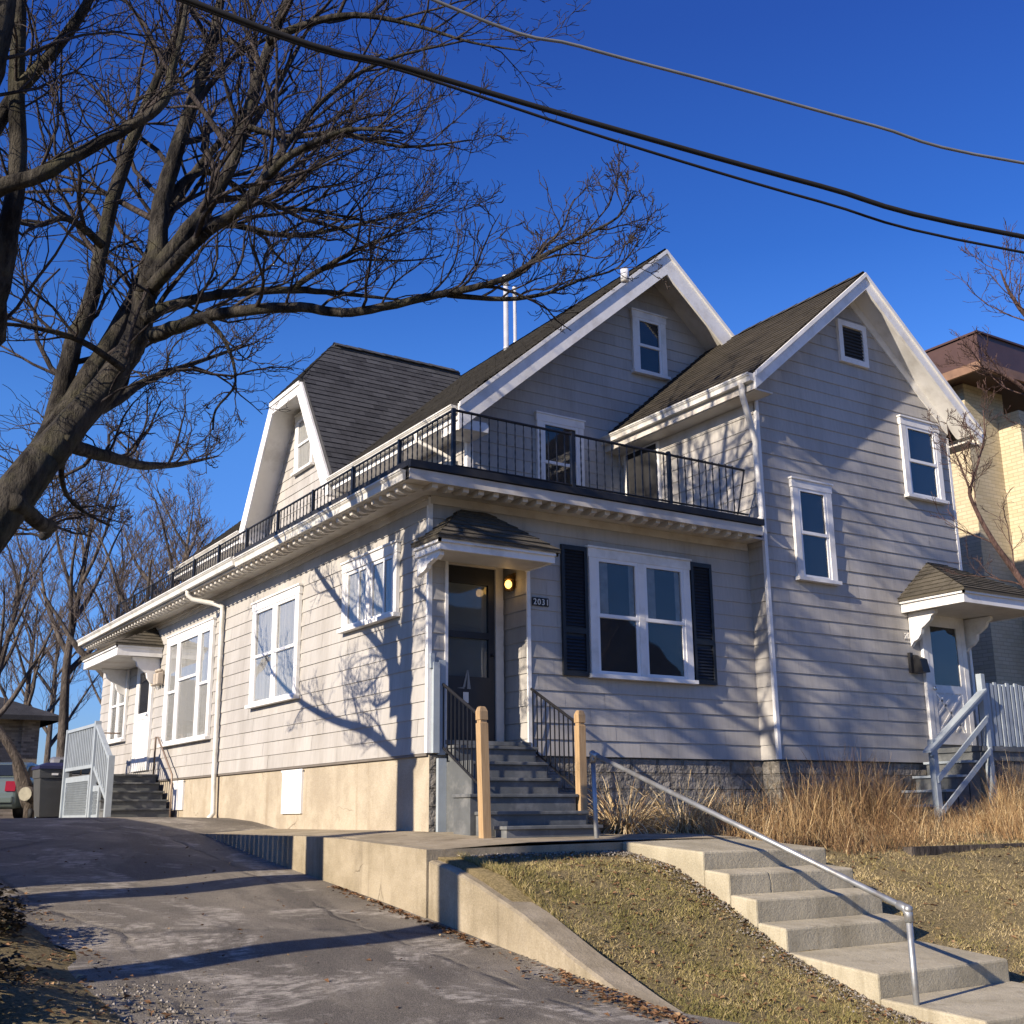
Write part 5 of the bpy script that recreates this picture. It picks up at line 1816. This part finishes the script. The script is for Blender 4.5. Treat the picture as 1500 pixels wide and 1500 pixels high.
for k, (x, y, hh, rad_, n_, lab) in enumerate(((2.15, -0.75, .62, .42, 900, 'arching straw-coloured ornamental grass clump next to the right lumber post'),
                                     (2.85, -1.0, .55, .50, 1200, 'broad pale ornamental grass clump second from the lumber post'),
                                     (3.75, -0.95, .58, .46, 900, 'straw ornamental grass clump under the shuttered window'),
                                     )):
    g = MB()
    for i in range(n_):
        a, r_ = rg.uniform(0, 6.28), rad_ * .35 * math.sqrt(rg.random())
        o_ = rg.uniform(.15, .85)
        ribbon(g, (x + math.cos(a) * r_, y + math.sin(a) * r_, bed_z(x, y) - .02), (math.cos(a) * o_, math.sin(a) * o_, 1), hh * rg.uniform(.7, 1.5), rg.uniform(.0045, .010), rg.uniform(.15, .6), min(1, max(0, rg.gauss(.84, .2))), 6)
    o = g.build('ornamental_grass', STRAW)
    tag(o, lab, 'grass clump', 'ornamental grass clumps in the bed')

g = MB()
def stalkh(x):
    return lerp_tab([(2.5, .42), (3.5, .6), (4.5, .8), (5.3, 1.05), (6.5, 1.1), (7.4, .9), (7.9, .42), (9.1, .42), (9.6, 1.0), (11, 1.3), (16, 1.3)], x)
for i in range(24000):
    x = rg.uniform(2.62, 12.5)
    y = rg.uniform(-2.5 if x < 3.4 else -3.0, -.45)
    if 7.0 < x < 8.3 and y > -1.3:
        continue
    if x > 8.2 and y > -1.3:
        continue
    if x < 4.2 and y > -1.3 and rg.random() < .6:
        continue
    cl = .5 + .5 * math.sin(x * 3.1 + 1.3 * math.sin(y * 4)) * math.sin(y * 5.2 + x)
    xe = x + (-.5 - y) * (x + 6.35) / (y + 11.68)
    if cl < .22 and rg.random() < .75:
        continue
    hh = stalkh(xe) * rg.uniform(.3, 1.0) * (.5 + .6 * cl)
    if y < -1.7:
        hh *= max(.3, 1 - .55 * (-1.7 - y))
    tn = min(1, max(0, rg.gauss(.40 + .25 * cl - (.16 if 5.2 < xe < 7.6 else 0) + .12 * math.sin(x * 9 + y * 7), .24)))
    ribbon(g, (x, y, bed_z(x, y) - .02), (rg.gauss(0, .26), rg.gauss(0, .26), 1), hh, rg.uniform(.0018, .0045), rg.choice((.02, .08, .2, .4)), tn, 4)
    if rg.random() < .35:      # side sprays and seed heads
        z_ = bed_z(x, y) + hh * rg.uniform(.3, .8)
        for q in range(3):
            ribbon(g, (x + rg.gauss(0, .03), y + rg.gauss(0, .03), z_), (rg.gauss(0, .7), rg.gauss(0, .7), .7), hh * .3, .002, .1, tn, 2)
tag(g.build('dry_perennials', STRAW), 'rust and straw coloured dry perennial stalks filling the bed before the right wing', 'dry plants', None, 'stuff')

g = MB()
tint = lambda x, y: .5 + .28 * math.sin(x * 2.3 + 2 * math.sin(y * 1.3)) * math.sin(y * 2.1 + .7 * x) + .22 * math.sin(x * 6.1 + y * 3.3)
for i in range(125000):
    if rg.random() < .42:
        x, y = rg.uniform(-.95, .98), rg.uniform(-6.1, -2.32)
        if rg.random() < .85 * max(0, (x - .62) / .36) or (y > -2.6 and rg.random() < .8):
            continue
    else:
        x, y = rg.uniform(2.63, 9.5), rg.uniform(-6.3, -2.9)
        if x < 2.85 and rg.random() < .8:
            continue
    if x < -.86 - .02 * (y + 2.2):
        continue
    tn = tint(x, y)
    bare = math.sin(x * 5.3 + 1.7 * math.sin(y * 4.1)) * math.sin(y * 6.2 + 1.3 * math.sin(x * 3.7))
    if bare > .62 and rg.random() < .6:
        continue
    dry = .70 if x > 2.5 else .50
    tn = min(1, max(0, rg.gauss(dry + .42 * (tn - .5), .17)))
    ribbon(g, (x, y, z_ground(x, y) - .006), (rg.uniform(-.9, .9), rg.uniform(-.9, .9), 1), rg.uniform(.018, .05) * (1.25 if tn < .4 else .9), rg.uniform(.002, .0038), rg.uniform(0, .5), tn, 2)
for i in range(5200):
    y = rg.uniform(-6.0, -2.25)
    x = -1.2 + .30 + .05 * max(0, (-2.2 - y) / 4) ** 2 + abs(rg.gauss(0, .05))
    ribbon(g, (x, y, z_ground(x, y) - .006), (rg.uniform(-1.1, .3), rg.uniform(-.6, .6), 1), rg.uniform(.03, .085), .003, rg.uniform(.1, .6), min(1, max(0, rg.gauss(.5, .2))), 2)
tag(g.build('lawn_grass', GRASS), 'patchy winter lawn, green and straw, sloping down beside the concrete steps', 'grass', None, 'stuff')

def leaf(g, c, s_, tn):
    c = V(c)
    a = rg.uniform(0, 6.28)
    u = V((math.cos(a), math.sin(a), rg.uniform(-.4, .4)))
    v = V((-math.sin(a), math.cos(a), rg.uniform(-.5, .5)))
    up = V((0, 0, rg.uniform(.1, .5) * s_))
    p0, p1, p2, p3 = c - u * s_, c - v * s_ * .55 + up, c + u * s_, c + v * s_ * .55 + up
    g.face([p0, p1, p2], tn); g.face([p0, p2, p3], tn)

g = MB()
def zsurf(x, y):
    if x < -1.2 and x > -4.3:
        return z_drive(y) + .015
    return z_ground(x, y) + .012
def scatter(n, fx, fy, s0=.012, s1=.034, mean=.5):
    for i in range(n):
        x, y = fx(), fy()
        leaf(g, (x, y, zsurf(x, y)), rg.uniform(s0, s1), min(1, max(0, rg.gauss(mean, .25))))
scatter(420, lambda: -1.24 - abs(rg.gauss(0, .07)), lambda: rg.uniform(-3.4, -.4))
scatter(520, lambda: -1.2 - abs(rg.gauss(0, .14)) + .0, lambda: rg.gauss(-5.2, .6))
scatter(700, lambda: rg.uniform(-.9, 1), lambda: rg.uniform(-6.2, -2.3))
scatter(900, lambda: rg.uniform(2.65, 9), lambda: rg.uniform(-6.2, -2.3))
scatter(260, lambda: 1.0 - abs(rg.gauss(0, .12)), lambda: rg.uniform(-6, -2.5), .012, .028)
scatter(500, lambda: rg.uniform(2.6, 3.6), lambda: rg.gauss(-2.2, .25), mean=.4)
scatter(900, lambda: rg.uniform(-5.6, -4.1), lambda: rg.uniform(-6.5, -.2))
scatter(120, lambda: rg.uniform(-4.2, -1.3), lambda: rg.uniform(-6, 3), .012, .03)
scatter(90, lambda: rg.uniform(-1.28, -.2), lambda: rg.uniform(8.6, 9.1))
tag(g.build('fallen_leaves', LEAF), 'brown fallen leaves lying along the wall foot and over the lawn', 'leaves', None, 'stuff')

g = MB()
PEB = make_tone('pebble', [(0, (.06, .052, .042)), (.6, (.15, .13, .10)), (1, (.32, .29, .25))])
for i in range(2600):
    m = rg.random()
    if m < .5:
        y = rg.uniform(-6.1, -2.35); x = 1.0 - abs(rg.gauss(0, .13))
    elif m < .75:
        x = rg.uniform(-.9, 1.0); y = -2.22 - abs(rg.gauss(0, .12))
    else:
        x = -4.15 + rg.gauss(0, .2); y = rg.uniform(-6.3, -3.6)
    s_ = rg.uniform(.006, .017)
    c = V((x, y, zsurf(x, y)))
    t_ = rg.random()
    q = [c + V((s_, 0, 0)), c + V((0, s_, 0)), c + V((-s_, 0, 0)), c + V((0, -s_, 0)), c + V((0, 0, s_ * .8))]
    for a_, b_ in ((0, 1), (1, 2), (2, 3), (3, 0)):
        g.face([q[a_], q[b_], q[4]], t_)
tag(g.build('pebbles', PEB), 'pale pebbles in the border beside the concrete steps', 'pebbles', None, 'stuff')

g = MB()
for i in range(260):
    x, y = (rg.uniform(-.9, .95), rg.uniform(-6, -2.4)) if i % 5 < 2 else (rg.uniform(2.7, 9), rg.uniform(-6.1, -3.0))
    if x < -.8:
        continue
    t0 = min(1, max(0, rg.gauss(.72, .18)))
    for k in range(26):
        a, r_ = rg.uniform(0, 6.28), abs(rg.gauss(0, .045))
        ribbon(g, (x + r_ * math.cos(a), y + r_ * math.sin(a), z_ground(x, y) - .005), (math.cos(a) * .8, math.sin(a) * .8, .8), rg.uniform(.05, .10), .0028, rg.uniform(.2, .7), min(1, max(0, t0 + rg.gauss(0, .1))), 3)
tag(g.build('matted_grass', GRASS), 'matted straw tufts and clumps standing out of the short lawn', 'grass', None, 'stuff')

# low timber edging of the bed
tag((lambda g: (g.box(4.2, 7.6, -3.12, -3.0, -1.3, -1.055), g.build('timber_edging', BARK2))[1])(MB()), 'dark timber edging along the dry plant bed on the right lawn', 'edging')

# ivy-like shrub and mossy stump at the left edge of the drive
def shrub(name, label, c, rx, ry, rz, n, s0, s1, mean):
    t = thing(name, label, 'shrub', c)
    g = MB()
    for i in range(n):
        a, b = rg.uniform(0, 6.28), math.acos(rg.uniform(-.1, 1))
        k = rg.uniform(.72, 1.06) * (1 + .18 * math.sin(3 * a + b * 4))
        p = V((c[0] + rx * k * math.sin(b) * math.cos(a), c[1] + ry * k * math.sin(b) * math.sin(a), c[2] + rz * k * math.cos(b)))
        leaf(g, p, rg.uniform(s0, s1), min(1, max(0, rg.gauss(mean, .25))))
    g.build('foliage', IVY, t)
    g = MB()
    for i in range(60):
        a, b = rg.uniform(0, 6.28), rg.uniform(0, 1.4)
        e = V((rx * math.sin(b) * math.cos(a), ry * math.sin(b) * math.sin(a), rz * math.cos(b))) * rg.uniform(.8, 1.15)
        g.tube([V(c), V(c) + e * .5 + V((0, 0, .05)), V(c) + e], [.008, .006, .003], 3, False)
    g.build('stems', TWIG, t)
    return t
shrub('low_shrub', 'brown leafy mound at the left edge of the driveway', (-4.95, -1.9, -1.54), .48, .65, .36, 3600, .015, .042, .35)
shrub('low_shrub', 'low brown leaf-covered clump added to darken the ground between the leafy mound and the bottom left corner', (-5.1, -3.4, -1.74), .42, .6, .26, 1800, .015, .04, .3)  # clump added to darken the ground here, its leaves toned darker for shade
shrub('low_shrub', 'smaller leafy clump farther up the left edge of the driveway', (-5.3, -.5, -1.35), .6, .7, .42, 2200, .02, .05, .45)
shrub('low_shrub', 'dark shrub nearest the bottom left corner', (-5.6, -4.2, -1.8), .6, .7, .5, 3000, .02, .05, .35)
